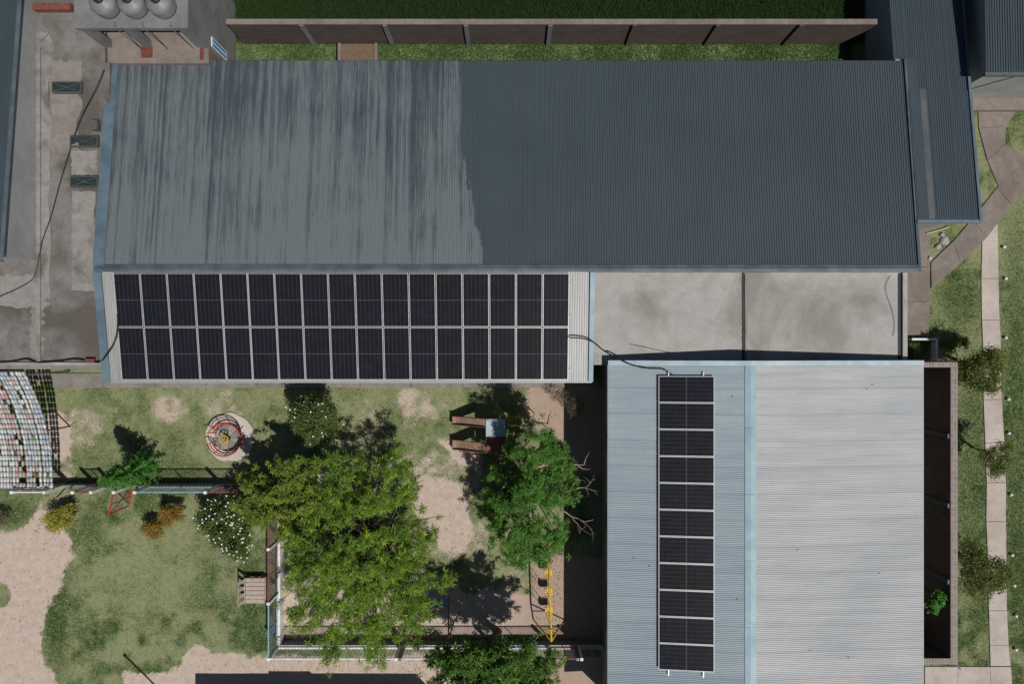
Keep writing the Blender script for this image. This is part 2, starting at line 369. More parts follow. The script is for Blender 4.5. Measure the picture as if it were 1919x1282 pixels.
# ------------------------------------------------------------------ numpy noise and masks
def vnoise(x, y, scale, seed=0):
    x = x*scale; y = y*scale; xi = np.floor(x).astype(np.int64); yi = np.floor(y).astype(np.int64); fx = x-xi; fy = y-yi
    fx = fx*fx*(3-2*fx); fy = fy*fy*(3-2*fy)
    def h(a, b):
        k = (a*374761393 + b*668265263 + seed*1442695041) & 0x7fffffff
        k = ((k ^ (k >> 13))*1274126177) & 0x7fffffff
        return ((k ^ (k >> 16)) & 0xffff)/65535.0
    return (h(xi,yi)*(1-fx)+h(xi+1,yi)*fx)*(1-fy)+(h(xi,yi+1)*(1-fx)+h(xi+1,yi+1)*fx)*fy
def fbm(x, y, scale, seed=0, o=4):
    s = 0; a = 0.5; t = 0
    for i in range(o): s = s + a*vnoise(x, y, scale*2**i, seed+i*17); t += a; a *= 0.55
    return s/t
def sdf(px, py, poly):
    """signed distance (pixels, ground plane), positive inside"""
    d = np.full(px.shape, 1e9); ins = np.zeros(px.shape, bool); n = len(poly)
    for i in range(n):
        ax, ay = poly[i]; bx, by = poly[(i+1) % n]; ex, ey = bx-ax, by-ay
        t = np.clip(((px-ax)*ex+(py-ay)*ey)/(ex*ex+ey*ey+1e-9), 0, 1)
        d = np.minimum(d, np.hypot(px-ax-t*ex, py-ay-t*ey))
        c = ((ay > py) != (by > py)) & (px < (bx-ax)*(py-ay)/(by-ay+1e-12)+ax)
        ins ^= c
    return np.where(ins, d, -d)
def ell(px, py, cx, cy, rx, ry): return (1-np.hypot((px-cx)/rx, (py-cy)/ry))*min(rx, ry)

DIRT = [
    [(-60,1003),(20,1000),(62,968),(78,946),(108,972),(128,1000),(136,1045),(122,1082),(95,1130),(80,1180),(84,1230),(110,1300),(-60,1300)],
    [(225,1300),(236,1262),(300,1262),(335,1248),(352,1214),(374,1207),(398,1226),(506,1230),(1150,1232),(1150,1300)],
    [(785,892),(850,905),(880,940),(890,1000),(870,1040),(840,1040),(808,1020),(780,950)],
    [(990,722),(1150,722),(1150,890),(1060,890),(1040,860),(1000,800)],
    [(1000,1045),(1150,1045),(1150,1200),(1004,1200)],
    [(520,1090),(640,1050),(820,1080),(1010,1120),(1010,1200),(520,1200)],
    [(826,826),(900,840),(905,890),(860,870)],
]
DIRT_EL = [(108,818,26,44),(600,905,60,40)]
THIN_EL = [(688,750,30,18),(716,735,22,12),(985,1090,60,70),(335,740,40,14),(690,800,40,40),(160,800,50,50),(860,900,60,70),(880,1020,60,60),(620,820,60,30),(400,760,60,30)]
GRASS_EL = [(-2,1116,26,26),(885,1085,28,30)]
def masks(X, Y):
    px = 960 + X*F/H; py = 641 - Y*F/H
    wob = (fbm(X, Y, 1.1, 3)-0.5)*36 + (fbm(X, Y, 5.0, 9, 3)-0.5)*26
    d = np.full(X.shape, -1e9)
    for p in DIRT: d = np.maximum(d, sdf(px, py, p))
    for e in DIRT_EL: d = np.maximum(d, ell(px, py, *e))
    dirt = np.clip((d + wob*0.6)/16 + 0.5, 0, 1)
    for e in GRASS_EL: dirt = np.minimum(dirt, 1-np.clip((ell(px, py, *e)+wob*0.4)/8+0.5, 0, 1))
    worn_ = np.clip((fbm(X, Y, 0.6, 21)-0.50)*4, 0, 1)*0.6       # thin patches
    for e in THIN_EL: worn_ = np.maximum(worn_, np.clip((ell(px, py, *e)+wob*.8)/60+.1, 0, .42)+(fbm(X,Y,3.,8,3)-.5)*.3*(ell(px,py,*e)>-5))
    inside = np.clip((sdf(px, py, [(95,727),(1060,727),(1060,1195),(530,1195),(530,905),(95,905)])+8)/16, 0, 1)
    lawn = 1-np.maximum(dirt, worn_*(0.35+0.75*inside))
    g = fbm(X, Y, 0.30, 5)*0.45+fbm(X, Y, 1.5, 6)*0.55
    green = np.clip((g-0.43)*5.0, 0, 1)*(1-0.35*inside)
    for cx, cy, rx, ry, s in ((105,1130,45,190,1.0),(395,1130,90,28,.9),(170,990,45,65,.8),(130,1000,40,60,.7),(30,960,60,50,.9),
                              (480,1190,40,50,1),(170,780,70,60,.4),(330,830,30,40,.7),(760,790,70,60,.5),(1800,560,60,90,.9),(1905,800,40,500,.9),(1825,900,60,330,.8),(420,1010,60,80,.5),(800,1020,30,20,.3)):
        green = np.maximum(green, s*np.clip(ell(px, py, cx, cy, rx, ry)/min(rx,ry)*1.6, 0, 1))
    north = np.clip((Y-12)/1.0, 0, 1)
    green = np.maximum(green*(1-north), north*np.where(Y > 14.7, .9, .85+.15*np.sin(X*1.7)))  # north grass pushed to dark green, imitating dimmer light there
    lawn = np.where(Y > 12, np.maximum(lawn, .85), lawn)
    green = green*(1-0.75*np.clip(ell(px, py, 280, 1090, 150, 75)/60+fbm(X,Y,1.2,2)-.3, 0, 1))
    return lawn, np.clip(green, 0, 1)
def covered(X, Y):
    """True where a building, wall or pavement stands on the ground"""
    c = (X > -23) & (X < 17.3) & (Y > -1.95) & (Y < 12.3)
    c |= (X > 3.9) & (X < 17.3) & (Y < 0)
    c |= (X > 16.5) & (X < 20.4) & (Y > 5)
    c |= (X < -13.3) & (Y > 12) 
    return c

def mat_ground():
    n = N('lawn_and_dirt'); lawn = n.attr('lawn'); green = n.attr('green')
    f1 = n.noise(3.0, 8, rough=0.75); f2 = n.noise(22, 6, rough=0.75, off=(3,3,0)); f3 = n.noise(0.7, 5, off=(8,1,0)); f4 = n.noise(70, 3)
    fl = n.math('ADD', lawn, n.math('MULTIPLY', n.math('SUBTRACT', f2, 0.5), 1.5))
    m = n.ramp(fl, (0.38, 0.0), (0.62, 1.0))
    dirt = n.mix(n.ramp(f1, (0.3, 0.0), (0.7, 1.0)), (0.41,0.325,0.275), (0.57,0.475,0.41))
    x, y, z = n.sep()
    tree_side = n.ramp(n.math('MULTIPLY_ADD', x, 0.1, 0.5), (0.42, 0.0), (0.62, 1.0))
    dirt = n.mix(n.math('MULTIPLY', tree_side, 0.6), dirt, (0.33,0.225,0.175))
    dirt = n.mix(n.math('MULTIPLY', n.ramp(f4, (0.6, 0.0), (0.75, 1.0)), 0.35), dirt, (0.14,0.11,0.09))
    gr = n.mix(n.math('ADD', green, n.math('MULTIPLY', n.math('SUBTRACT', f1, 0.5), 0.9), clamp=True), (0.26,0.30,0.145), (0.06,0.13,0.032))
    gr = n.mix(n.ramp(f2, (0.35, 0.0), (0.65, 1.0)), gr, n.mix(0.6, gr, (0.30,0.29,0.19)))
    f5 = n.noise(5.5, 7, rough=0.8, off=(1,9,2), dist=0.6)
    gr = n.mix(n.ramp(f5, (0.36, 0.5), (0.50, 0.0)), gr, (0.05,0.085,0.022))
    gr = n.mix(n.ramp(f5, (0.53, 0.0), (0.66, 0.7)), gr, (0.32,0.34,0.19))
    gr = n.mix(n.ramp(f4, (0.35, 0.55), (0.55, 0.0)), gr, (0.03,0.045,0.014))
    gr = n.mix(n.ramp(n.math('MULTIPLY', y, 0.05), (0.722, 0.0), (0.734, 1.0)), gr, n.mix(f2, (0.014,0.026,0.008), (0.04,0.05,0.02)))  # ground past the boundary wall painted near black to imitate shade
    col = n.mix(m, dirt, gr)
    bump = n.math('ADD', f2, n.math('MULTIPLY', f4, 0.7))
    return n.done(col, 0.95, 0, bump, 0.6, 0.03, 0.15)
M['ground'] = mat_ground()

# ------------------------------------------------------------------ ground sheet
def build_ground():
    xs = np.concatenate([[-600,-200,-70,-40], np.arange(-26, 26.01, 0.13), [40,70,200,600]])
    ys = np.concatenate([[-600,-200,-70,-35], np.arange(-18.5, 18.51, 0.13), [35,70,200,600]])
    X, Y = np.meshgrid(xs, ys); nx, ny = len(xs), len(ys)
    la, gr = masks(X, Y)
    Z = (fbm(X, Y, 0.8, 41, 3)-0.5)*0.03*(np.abs(X) < 27)*(np.abs(Y) < 19) - 0.02
    co = np.stack([X, Y, Z], -1).reshape(-1, 3)
    i = np.arange(nx*ny).reshape(ny, nx)
    q = np.stack([i[:-1,:-1], i[:-1,1:], i[1:,1:], i[1:,:-1]], -1).reshape(-1, 4)
    me = bpy.data.meshes.new('ground'); me.vertices.add(len(co)); me.vertices.foreach_set('co', co.ravel())
    me.loops.add(q.size); me.loops.foreach_set('vertex_index', q.ravel().astype(np.int32))
    me.polygons.add(len(q)); me.polygons.foreach_set('loop_start', np.arange(0, q.size, 4, dtype=np.int32))
    me.update(calc_edges=True); me.polygons.foreach_set('use_smooth', np.ones(len(q), bool))
    for nm, a in (('lawn', la), ('green', gr)):
        at = me.attributes.new(nm, 'FLOAT', 'POINT'); at.data.foreach_set('value', a.ravel().astype(np.float32))
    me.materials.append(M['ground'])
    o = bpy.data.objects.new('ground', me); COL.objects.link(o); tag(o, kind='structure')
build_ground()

def soup(name, V, per, tint, mat, parent=None, kind=None, faces=None, tri=False):
    """V: (n,k,3) polygons with k corners, one tint per polygon"""
    off = parent_off(parent); V = V - np.array(off); n_, k = V.shape[:2]
    me = bpy.data.meshes.new(name); me.vertices.add(n_*k); me.vertices.foreach_set('co', V.reshape(-1).astype(np.float32))
    me.loops.add(n_*k); me.loops.foreach_set('vertex_index', np.arange(n_*k, dtype=np.int32))
    me.polygons.add(n_); me.polygons.foreach_set('loop_start', np.arange(0, n_*k, k, dtype=np.int32))
    me.update(calc_edges=True)
    at = me.attributes.new('tint', 'FLOAT', 'FACE'); at.data.foreach_set('value', tint.astype(np.float32))
    me.materials.append(mat); o = bpy.data.objects.new(name, me); COL.objects.link(o)
    if parent: o.parent = parent
    if kind: o['kind'] = kind
    return o

def build_grass():
    n_ = N('grass_blade'); v = n_.attr('tint'); col = n_.ramp(v, (0.0, (0.40,0.37,0.23)), (0.45, (0.21,0.245,0.10)), (0.75, (0.095,0.16,0.042)), (1.0, (0.05,0.10,0.022)))
    m = n_.done(col, 0.7, 0, spec=0.2)
    K = 1150000
    X = rng.uniform(-24.6, 26, K); Y = rng.uniform(-17, 17.2, K)
    keep = ~covered(X, Y); X = X[keep]; Y = Y[keep]
    la, gr = masks(X, Y)
    cl = fbm(X, Y, 2.5, 77, 3)
    keep = rng.random(len(X)) < np.clip(la*1.15-0.2, 0.0, 1)*(0.25+0.75*gr+0.4*(cl-0.4))
    px = 960+X*F/H; py = 641-Y*F/H
    for poly in PATHS: keep &= sdf(px, py, poly) < 0.5
    keep &= ~((X > 17) & (X < 19.9) & (Y < -.8) & (Y > -15))
    X = X[keep]; Y = Y[keep]; gr = gr[keep]; n = len(X)
    hgt = rng.uniform(0.03, 0.08, n)*(0.7+0.8*gr); tall = Y > 12.8; hgt = np.where(tall, hgt*np.where(Y > 14.7, 3.5, 1.3), hgt)
    a = rng.uniform(0, 2*np.pi, n); lean = rng.uniform(0.5, 1.6, n)*hgt; wd = rng.uniform(0.006, 0.016, n)*(1+tall*0.8)
    B = np.stack([X, Y, np.full(n, -0.02)], -1)
    D = np.stack([np.cos(a), np.sin(a), 0*a], -1); Sd = np.stack([-np.sin(a), np.cos(a), 0*a], -1)
    V = np.stack([B-Sd*wd[:,None], B+Sd*wd[:,None], B+D*lean[:,None]+np.array([0,0,1])*hgt[:,None]], 1)
    cl2 = fbm(X, Y, 4.0, 91, 3)
    t = np.clip(gr*0.8+rng.normal(0, 0.16, n)+0.10+(cl2-.5)*.9+tall*.25, 0, 1)
    nw = Y > 14.7
    tag(soup('grass', V[~nw], 3, t[~nw], m, kind='stuff'), 'short green and straw coloured grass covering the yards', 'grass')
    k_ = N('darkened_weed_blade'); mw = k_.done(k_.ramp(k_.attr('tint'), (0.2, (0.06,0.06,0.03)), (0.9, (0.022,0.045,0.012))), 0.8, 0, spec=0.1)  # weed colour darkened to imitate the dim upper edge
    tag(soup('weeds', V[nw], 3, t[nw], mw, kind='stuff'), 'tall weeds in darkened green beyond the brown boundary wall', 'weeds')

# ------------------------------------------------------------------ paths (px outlines on the ground)
def poly_px(pts, h=0): return [tuple(P(a, b, h)[:2]) for a, b in pts]
PATH_V = [(1838,432,1872,418)]
def path_slabs(name, quads, mat, z=0.035):
    root = bpy.data.objects.new(name, None); COL.objects.link(root); root['kind'] = 'structure'
    root.location = P(*quads[0][0])
    for q in quads:
        pts = [Vector(P(*c)) for c in q]; c = sum(pts, Vector())/len(pts)
        pts = [c+(p-c)*(1-0.012/max((p-c).length, 0.1)) for p in pts]
        zz = z + rnd.uniform(-0.006, 0.006)
        mb = MB().prism([(p.x, p.y) for p in pts], -0.05, zz); mb.build('paving_slab', mat, root)
    return root
PATHS = []
def strip(left, right):
    q = []
    for i in range(len(left)-1): q.append([left[i], right[i], right[i+1], left[i+1]])
    PATHS.append(list(left)+list(right)[::-1]); return q
# garden path along the east side
L_ = [(1841,436),(1839,522),(1840,600),(1842,655),(1843,749),(1846,830),(1849,905),(1848,978),(1852,1062),(1853,1145),(1855,1210),(1856,1249)]
R_ = [(1869,402),(1871,522),(1873,600),(1876,655),(1877,749),(1882,830),(1885,905),(1885,978),(1886,1062),(1887,1145),(1890,1210),(1894,1249)]
path_slabs('garden_path', strip(L_, R_), M['paving'])
L_ = [(1733,1250),(1795,1250),(1856,1250),(1894,1250)]; R_ = [(1733,1320),(1795,1320),(1856,1320),(1900,1320)]
path_slabs('cross_path', strip(L_, R_), M['paving'])
L_ = [(1930,348),(1896,384),(1848,446),(1800,494),(1745,540)]; R_ = [(1930,296),(1868,352),(1822,410),(1786,452),(1744,492)]
path_slabs('diagonal_path', strip(L_, R_), M['pave_north'], 0.05)
L_ = [(1698,420),(1698,500),(1698,565),(1698,632)]; R_ = [(1743,440),(1743,500),(1742,565),(1740,632)]
path_slabs('side_walk', strip(L_, R_), M['pave_north'], 0.04)
L_ = [(1832,176),(1834,240),(1850,300),(1872,352)]; R_ = [(1925,176),(1885,236),(1884,270),(1930,296)]
path_slabs('entrance_path', strip(L_, R_), M['pave_north'], 0.04)
# walk under the long eave and the strip before the bottle shed
L_ = [(x, 700) for x in range(100, 1110, 96)]; R_ = [(x, 727) for x in range(100, 1110, 96)]
path_slabs('eave_walk', strip(L_, R_), M['plinth'], 0.06)
L_ = [(-40,700),(30,700),(100,700)]; R_ = [(-40,714),(30,714),(100,714)]
path_slabs('shed_walk', strip(L_, R_), M['plinth'], 0.055)
build_grass()

# ------------------------------------------------------------------ corrugated sheets
def sheet_mesh(name, width, length, pitch, depth, mat, trap=True):
    nr = round(width/pitch); pr = []
    for i in range(nr):
        x = i*pitch
        if trap: pr += [(x, 0), (x+pitch*0.52, 0), (x+pitch*0.64, depth), (x+pitch*0.88, depth)]
        else:
            pr += [(x+pitch*.04, 0), (x+pitch*.16, 0), (x+pitch*.38, depth*.75), (x+pitch*.58, depth), (x+pitch*.80, depth*.75)]
    pr.append((width, 0.0))
    pr = [(x + (0.0), z + (0.006 if i < 2 else 0)) for i, (x, z) in enumerate(pr)]
    mb = MB(); n_ = len(pr)
    for yy in (0, length): mb.v += [(x, yy, z) for x, z in pr]
    mb.f += [(i, i+1, n_+i+1, n_+i) for i in range(n_-1)]
    me = mb.mesh(name); me.materials.append(mat); return me
def put_sheet(me, parent, origin, xdir, ydir):
    o = bpy.data.objects.new('roof_sheet', me); COL.objects.link(o); o.parent = parent
    x = Vector(xdir).normalized(); y = Vector(ydir).normalized(); z = x.cross(y)
    m = Matrix((x, y, z)).transposed().to_4x4(); m.translation = Vector(origin) - parent_off(parent)
    o.matrix_local = m; return o

# ---------- long building
SL_N = -0.1235; RIDGE_Y = 3.22; RIDGE_H = 4.0
def hn(y): return RIDGE_H + SL_N*(y-RIDGE_Y)
long_b = empty('long_building', (0, 5, 0), 'long low building with blue grey corrugated roof carrying the wide solar array', 'building')
MB().box(-17.3, 17.1, RIDGE_Y-.12, 12.2, 0, 2.72).build('wall', M['grey_wall'], long_b)
MB().box(-17.3, 3.2, -1.35, RIDGE_Y-.12, 0, 3.1).build('wall', M['grey_wall'], long_b)
g = MB(); g.add([(x, y, z) for x in (-17.3, 17.1) for (y, z) in ((12.2,2.722),(RIDGE_Y-.12,2.722),(RIDGE_Y-.12,3.93),(12.2,2.83))],
    [(3,2,1,0),(4,5,6,7),(2,3,7,6),(1,2,6,5)]); g.build('gable_wall', M['grey_wall'], long_b)
W_ = 1.097; LEN = math.hypot(12.57-RIDGE_Y, 1.0)*1.0
LEN = (12.57-RIDGE_Y)*math.sqrt(1+SL_N**2)
me_n = sheet_mesh('roof_sheet', W_, LEN, W_/10, 0.024, M['long_roof'])
for i in range(32):
    dz = 0.004*rnd.random()
    put_sheet(me_n, long_b, (-17.6+W_*(i+1), RIDGE_Y, RIDGE_H+dz), (-1,0,0), (0,1,SL_N)) if False else \
    put_sheet(me_n, long_b, (-17.6+W_*i, 12.57, hn(12.57)+dz+rnd.uniform(-.0,.0)), (1,0,0), (0,-1,-SL_N)) if False else None
    o = bpy.data.objects.new('roof_sheet', me_n); COL.objects.link(o); o.parent = long_b
    y = Vector((0,1,SL_N)).normalized(); x = Vector((1,0,0)); z = x.cross(y)
    m = Matrix((x, y, z)).transposed().to_4x4(); m.translation = Vector((-17.6+W_*i, RIDGE_Y, RIDGE_H+dz)) - parent_off(long_b); o.matrix_local = m
SL_S = 0.148
me_s = sheet_mesh('roof_sheet', 1.06, 4.98, 0.106, 0.035, M['pale_sheet'])
for i in range(20):
    put_sheet(me_s, long_b, (-17.66+1.058*i, -1.75, RIDGE_H-0.03-SL_S*(3.17+1.75)), (1,0,0), (0,1,SL_S))
# ridge cap and barge flashings
def strip3(pts, th=0.012):
    """a folded metal strip: list of cross section point pairs -> thick ribbon"""
    mb = MB(); a = [Vector(p[0]) for p in pts]; b_ = [Vector(p[1]) for p in pts]
    for i in range(len(a)-1):
        n_ = (a[i+1]-a[i]).cross(b_[i]-a[i]).normalized()*th
        if n_.z < 0: n_ = -n_
        vs = [a[i], a[i+1], b_[i+1], b_[i]]; mb.add(vs+[q+n_ for q in vs], [(3,2,1,0),(4,5,6,7),(0,1,5,4),(1,2,6,5),(2,3,7,6),(3,0,4,7)])
    return mb
for i in range(12):
    x0 = -17.95+i*2.957; x1 = x0+2.955
    strip3([((x0,3.33,hn(3.33)+.045),(x1,3.33,hn(3.33)+.045)), ((x0,3.15,RIDGE_H+.075),(x1,3.15,RIDGE_H+.075)), ((x0,3.02,RIDGE_H+.03),(x1,3.02,RIDGE_H+.03))], 0.01+0.002*(i%2)).build('ridge_cap', M['flash_dark'], long_b)
strip3([((-17.98,3.3,4.09),(-17.98,12.62,hn(12.62)+.09)), ((-17.50,3.3,4.075),(-17.50,12.62,hn(12.62)+.075))]).build('barge_flashing', M['flash_blue'], long_b)
MB().bar((-17.97,3.3,3.95),(-17.97,12.62,hn(12.62)-.05),0.02,0.28).build('barge_board', M['flash_blue'], long_b)
strip3([((-17.98,3.0,4.07),(-17.98,-1.76,3.35)), ((-17.62,3.0,4.06),(-17.62,-1.76,3.34))]).build('barge_flashing', M['flash_blue'], long_b)
MB().bar((-17.97,3.0,3.93),(-17.97,-1.76,3.2),0.02,0.26).build('barge_board', M['flash_blue'], long_b)
strip3([((3.36,3.0,4.06),(3.36,-1.76,3.34)), ((3.56,3.0,4.06),(3.56,-1.76,3.34))]).build('barge_flashing', M['flash_mid'], long_b)
strip3([((17.44,3.05,4.08),(17.44,12.6,hn(12.6)+.085)), ((17.56,3.05,4.08),(17.56,12.6,hn(12.6)+.085))]).build('barge_flashing', M['flash_dark'], long_b)
MB().box(-17.66, 3.5, -1.80, -1.76, 3.17, 3.275).build('eave_trim', M['alu'], long_b)
for i in range(9):
    MB().tube([(-17.0+i*2.5, -1.36, .05), (-17.0+i*2.5, -1.36, 3.05)], 0.04).build('downpipe', M['grey_paint'], long_b) if i % 4 == 0 else None

# ---------- flat roofed block in the middle
mid = empty('flat_roof_block', (10, 1, 0), 'low block with pale limewashed flat concrete roof between the two metal roofs', 'building')
SH = 3.5
MB().box(3.8, 16.9, -0.95, 3.0, 0, SH-.16).build('wall', M['white_wall'], mid)
MB().box(3.57, 10.045, -1.0, 3.03, SH-.155, SH).build('roof_slab', M['slab'], mid)
MB().box(10.14, 17.0, -1.0, 3.03, SH-.155, SH+.006).build('roof_slab', M['slab'], mid)
mb = MB()
for k in range(26):
    y0 = -0.98+k*0.153; mb.box(10.055+rnd.uniform(-.02,.0), 10.13+rnd.uniform(-.01,.03), y0, y0+.15, SH-.06, SH+.012+rnd.uniform(0,.02))
mb.build('expansion_joint', M['dark'], mid)
MB().box(10.16, 10.23, -0.98, 2.98, SH+.006, SH+.05).build('joint_kerb', M['plinth'], mid)
MB().box(16.86, 16.98, -0.95, 3.0, SH+.006, SH+.035).build('dark_edge_strip', M['dark'], mid)  # raised dark strip along the east edge of the slab
MB().box(17.0, 17.2, -0.99, 3.02, 2.9, SH+.14).build('parapet', M['slab'], mid)
MB().box(3.57, 17.2, 3.031, 3.10, 3.3, 3.93).build('upstand', M['slab'], mid)

# ---------- hall
hall = empty('hall', (10.5, -8, 0), 'large hall with pale galvanised corrugated gable roof and a vertical solar column', 'building')
EV, RG = 3.95, 4.6; XL, XR, XE = 4.13, 10.03, 17.69
MB().box(4.38, 17.1, -17, -1.05, 0, 3.8).build('wall', M['grey_wall'], hall)
g = MB(); g.add([(4.38,-1.05,3.802),(17.1,-1.05,3.802),(XR,-1.05,4.5),(4.38,-17,3.802),(17.1,-17,3.802),(XR,-17,4.5)], [(0,2,1),(3,4,5),(0,3,5,2),(1,2,5,4)])
g.build('gable_wall', M['grey_wall'], hall)
NW = 15; PW = 1.12; HY = -17.25
sl_l = (RG-EV)/(XR-XL); sl_r = (RG-EV)/(XE-XR)
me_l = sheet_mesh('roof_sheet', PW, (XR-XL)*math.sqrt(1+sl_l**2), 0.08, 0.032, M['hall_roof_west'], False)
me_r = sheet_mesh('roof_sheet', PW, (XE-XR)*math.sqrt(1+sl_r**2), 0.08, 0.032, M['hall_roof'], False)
for i in range(NW):
    y = -0.86-i*PW
    put_sheet(me_l, hall, (XR, y, RG+rnd.random()*.003), (0,-1,0), (-1,0,-sl_l)) if False else None
    # width runs along Y, length runs from the eave up to the ridge
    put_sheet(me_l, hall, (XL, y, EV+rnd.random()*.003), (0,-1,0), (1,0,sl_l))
    put_sheet(me_r, hall, (XE, y-PW, EV+rnd.random()*.003), (0,1,0), (-1,0,sl_r))
for i in range(6):
    y0 = -0.84-i*2.8
    strip3([((XR-.22,y0,RG-.22*sl_l+.04),(XR-.22,y0-2.79,RG-.22*sl_l+.04)), ((XR,y0,RG+.05),(XR,y0-2.79,RG+.05)), ((XR+.26,y0,RG-.26*sl_r+.035),(XR+.26,y0-2.79,RG-.26*sl_r+.035))], .008+.002*(i%2)).build('ridge_cap', M['flash_mid'], hall)
for (xa, ha, xb, hb) in ((XL,EV,XR-.0,RG), (XR+.0,RG,XE,EV)):
    strip3([((xa,-.80,ha+.07),(xb,-.80,hb+.07)), ((xa,-1.0,ha+.062),(xb,-1.0,hb+.062))]).build('barge_flashing', M['flash_pale'], hall)
    MB().bar((xa,-.80,ha-.02),(xb,-.80,hb-.02),0.015,0.2).build('barge_board', M['flash_pale'], hall)
MB().box(XL-.03, XL-.0, HY, -.83, EV-.07, EV+.005).build('eave_trim', M['grey_paint'], hall)
MB().box(XE-.0, XE+.03, HY, -.83, EV-.07, EV+.005).build('eave_trim', M['flash_pale'], hall)
for i in range(3):
    wy = -4.5-i*3.6; wf = MB()
    wf.box(4.33, 4.36, wy-.6, wy+.6, 1.6, 1.65).box(4.33, 4.36, wy-.6, wy+.6, 2.55, 2.6).box(4.33, 4.36, wy-.6, wy-.55, 1.65, 2.55).box(4.33, 4.36, wy+.55, wy+.6, 1.65, 2.55)
    f = wf.build('window', M['grey_paint'], hall); MB().box(4.35, 4.375, wy-.545, wy+.545, 1.655, 2.545).build('pane', M['glass_dark'], f)
MB().box(4.28, 4.376, -14.25, -13.1, 2.2, 2.28).build('door_canopy', M['white_paint'], hall)

# ---------- solar panels
def make_panel():
    root = bpy.data.objects.new('solar_panel', None); COL.objects.link(root); root.empty_display_size = .2
    w2, l2, fr, t = 1.118/2, 2.31/2, 0.026, 0.035
    fm = MB().box(-w2, w2, -l2, -l2+fr, 0, t).box(-w2, w2, l2-fr, l2, 0, t).box(-w2, -w2+fr, -l2+fr, l2-fr, 0, t).box(w2-fr, w2, -l2+fr, l2-fr, 0, t)
    fm.build('frame', M['alu'], root)
    for s_ in (-1, 1):
        me = MB().box(-w2+fr, w2-fr, (0.008 if s_ > 0 else -l2+fr), (l2-fr if s_ > 0 else -0.008), 0.004, t-0.004).mesh('cell_field'); me.materials.append(M['cells'])
        o = bpy.data.objects.new('cell_field', me); COL.objects.link(o); o.parent = root
    MB().box(-w2+fr, w2-fr, -0.007, 0.007, 0.004, t-0.003).build('busbar_strip', M['strip_grey'], root)
    return root
panel0 = make_panel(); used = [False]
def place_panel(mat4, label, group):
    o = panel0 if not used[0] else copy_tree(panel0); used[0] = True
    o.matrix_world = mat4; o['label'] = label; o['category'] = 'solar panel'; o['group'] = group
ys = Vector((0,1,SL_S)).normalized(); xs_ = Vector((1,0,0)); zs = xs_.cross(ys)
for r in range(2):
    for c_ in range(17):
        cx = -17.10+1.1513*(c_+.5); s_along = -(2.31/2 + r*2.345)
        top = Vector((cx, 2.95, RIDGE_H-0.03-SL_S*(3.17-2.95)+0.13)); pos = top+ys*s_along + zs*rnd.uniform(-.003,.003)
        m = Matrix((xs_, ys, zs)).transposed().to_4x4(); m.translation = pos
        place_panel(m, f"{ORD[c_]} solar panel from the left in the {'upper' if r == 0 else 'lower'} row on the long building", 'solar panels of the wide array on the long building')
yl = Vector((1,0,sl_l)).normalized(); xl = Vector((0,-1,0)); zl = xl.cross(yl)
for r in range(11):
    top = Vector((XL+2.10, -1.44-1.137*(r+.5), EV+sl_l*2.10+0.14)); pos = top+yl*(2.31/2) + zl*rnd.uniform(-.003,.003)
    m = Matrix((xl, yl, zl)).transposed().to_4x4(); m.translation = pos
    place_panel(m, f"{ORD[r]} solar panel from the top in the vertical column on the hall roof", 'solar panels of the column on the hall roof')
# rails
def rail(a, b_, nm, label, group, mat=M['alu']):
    mb = MB().bar(a, b_, 0.045, 0.05); c = (Vector(a)+Vector(b_))/2
    me = mb.mesh('mounting_rail', off=c); me.materials.append(mat); o = bpy.data.objects.new('mounting_rail', me); COL.objects.link(o); o.location = c
    tag(o, label, 'rail', group)
for i, dx in enumerate((0.42, 1.86)):
    x = XL+2.10+dx; z = EV+sl_l*(2.10+dx)+0.105
    rail((x, -1.28, z), (x, -14.20, z), 'r', ('left' if i == 0 else 'right')+' aluminium rail under the solar column of the hall roof', 'rails under the solar panels')
for i, (s_, w_) in enumerate(((0.45,'upper rail under the upper'),(1.85,'lower rail under the upper'),(2.8,'upper rail under the lower'),(4.2,'lower rail under the lower'))):
    p_ = Vector((0, 2.95, RIDGE_H-0.03-SL_S*(3.17-2.95)+0.10)) - ys*s_
    rail((-17.16, p_.y, p_.z), (2.54, p_.y, p_.z), 'r', f'{w_} row of solar panels on the long roof', 'rails under the solar panels')

# ---------- left flat roof block
left = empty('west_flat_roof_block', (-20, 5, 0), 'block with stained brown and grey flat concrete roof left of the long building', 'building')
LH = 3.2
MB().box(-26, -18.1, -0.8, 14.7, 0, LH-.15).build('wall', M['white_wall'], left)
MB().box(-26, -17.75, -0.9, 12.34, LH-.148, LH).build('roof_slab', M['slab_dirty'], left)
MB().box(-26, -17.95, 12.342, 14.8, LH-.148, LH).build('roof_slab', M['slab_dirty'], left)
MB().box(-21.0, -19.3, 14.55, 14.85, LH+.001, LH+.3).build('brick_kerb', M['brick_red'], left)
def onslab(px0, px1, py0, py1, z0, z1):
    a = P(px0, py1, LH); b_ = P(px1, py0, LH); return MB().box(a.x, b_.x, a.y, b_.y, z0, z1)
def ragged(px0, px1, py0, py1, z1, seed, amp=5):
    r_ = random.Random(seed); pts = []; n_ = 16
    for i in range(n_): pts.append((px0+(px1-px0)*i/n_, py0+r_.uniform(-amp, amp)*.5))
    for i in range(n_): pts.append((px1+r_.uniform(-amp, amp), py0+(py1-py0)*i/n_))
    for i in range(n_): pts.append((px1-(px1-px0)*i/n_, py1+r_.uniform(-amp, amp)*.5))
    for i in range(n_): pts.append((px0+r_.uniform(-amp, amp)*.6, py1-(py1-py0)*i/n_))
    return MB().prism([tuple(P(a, b_, LH)[:2]) for a, b_ in pts], LH-.01, LH+z1)
ragged(60, 96, 60, 560, .018, 1).build('screed_patch', M['screed'], left)
ragged(98, 185, 60, 112, .012, 2, 8).build('screed_patch', M['slab_dirty'], left)
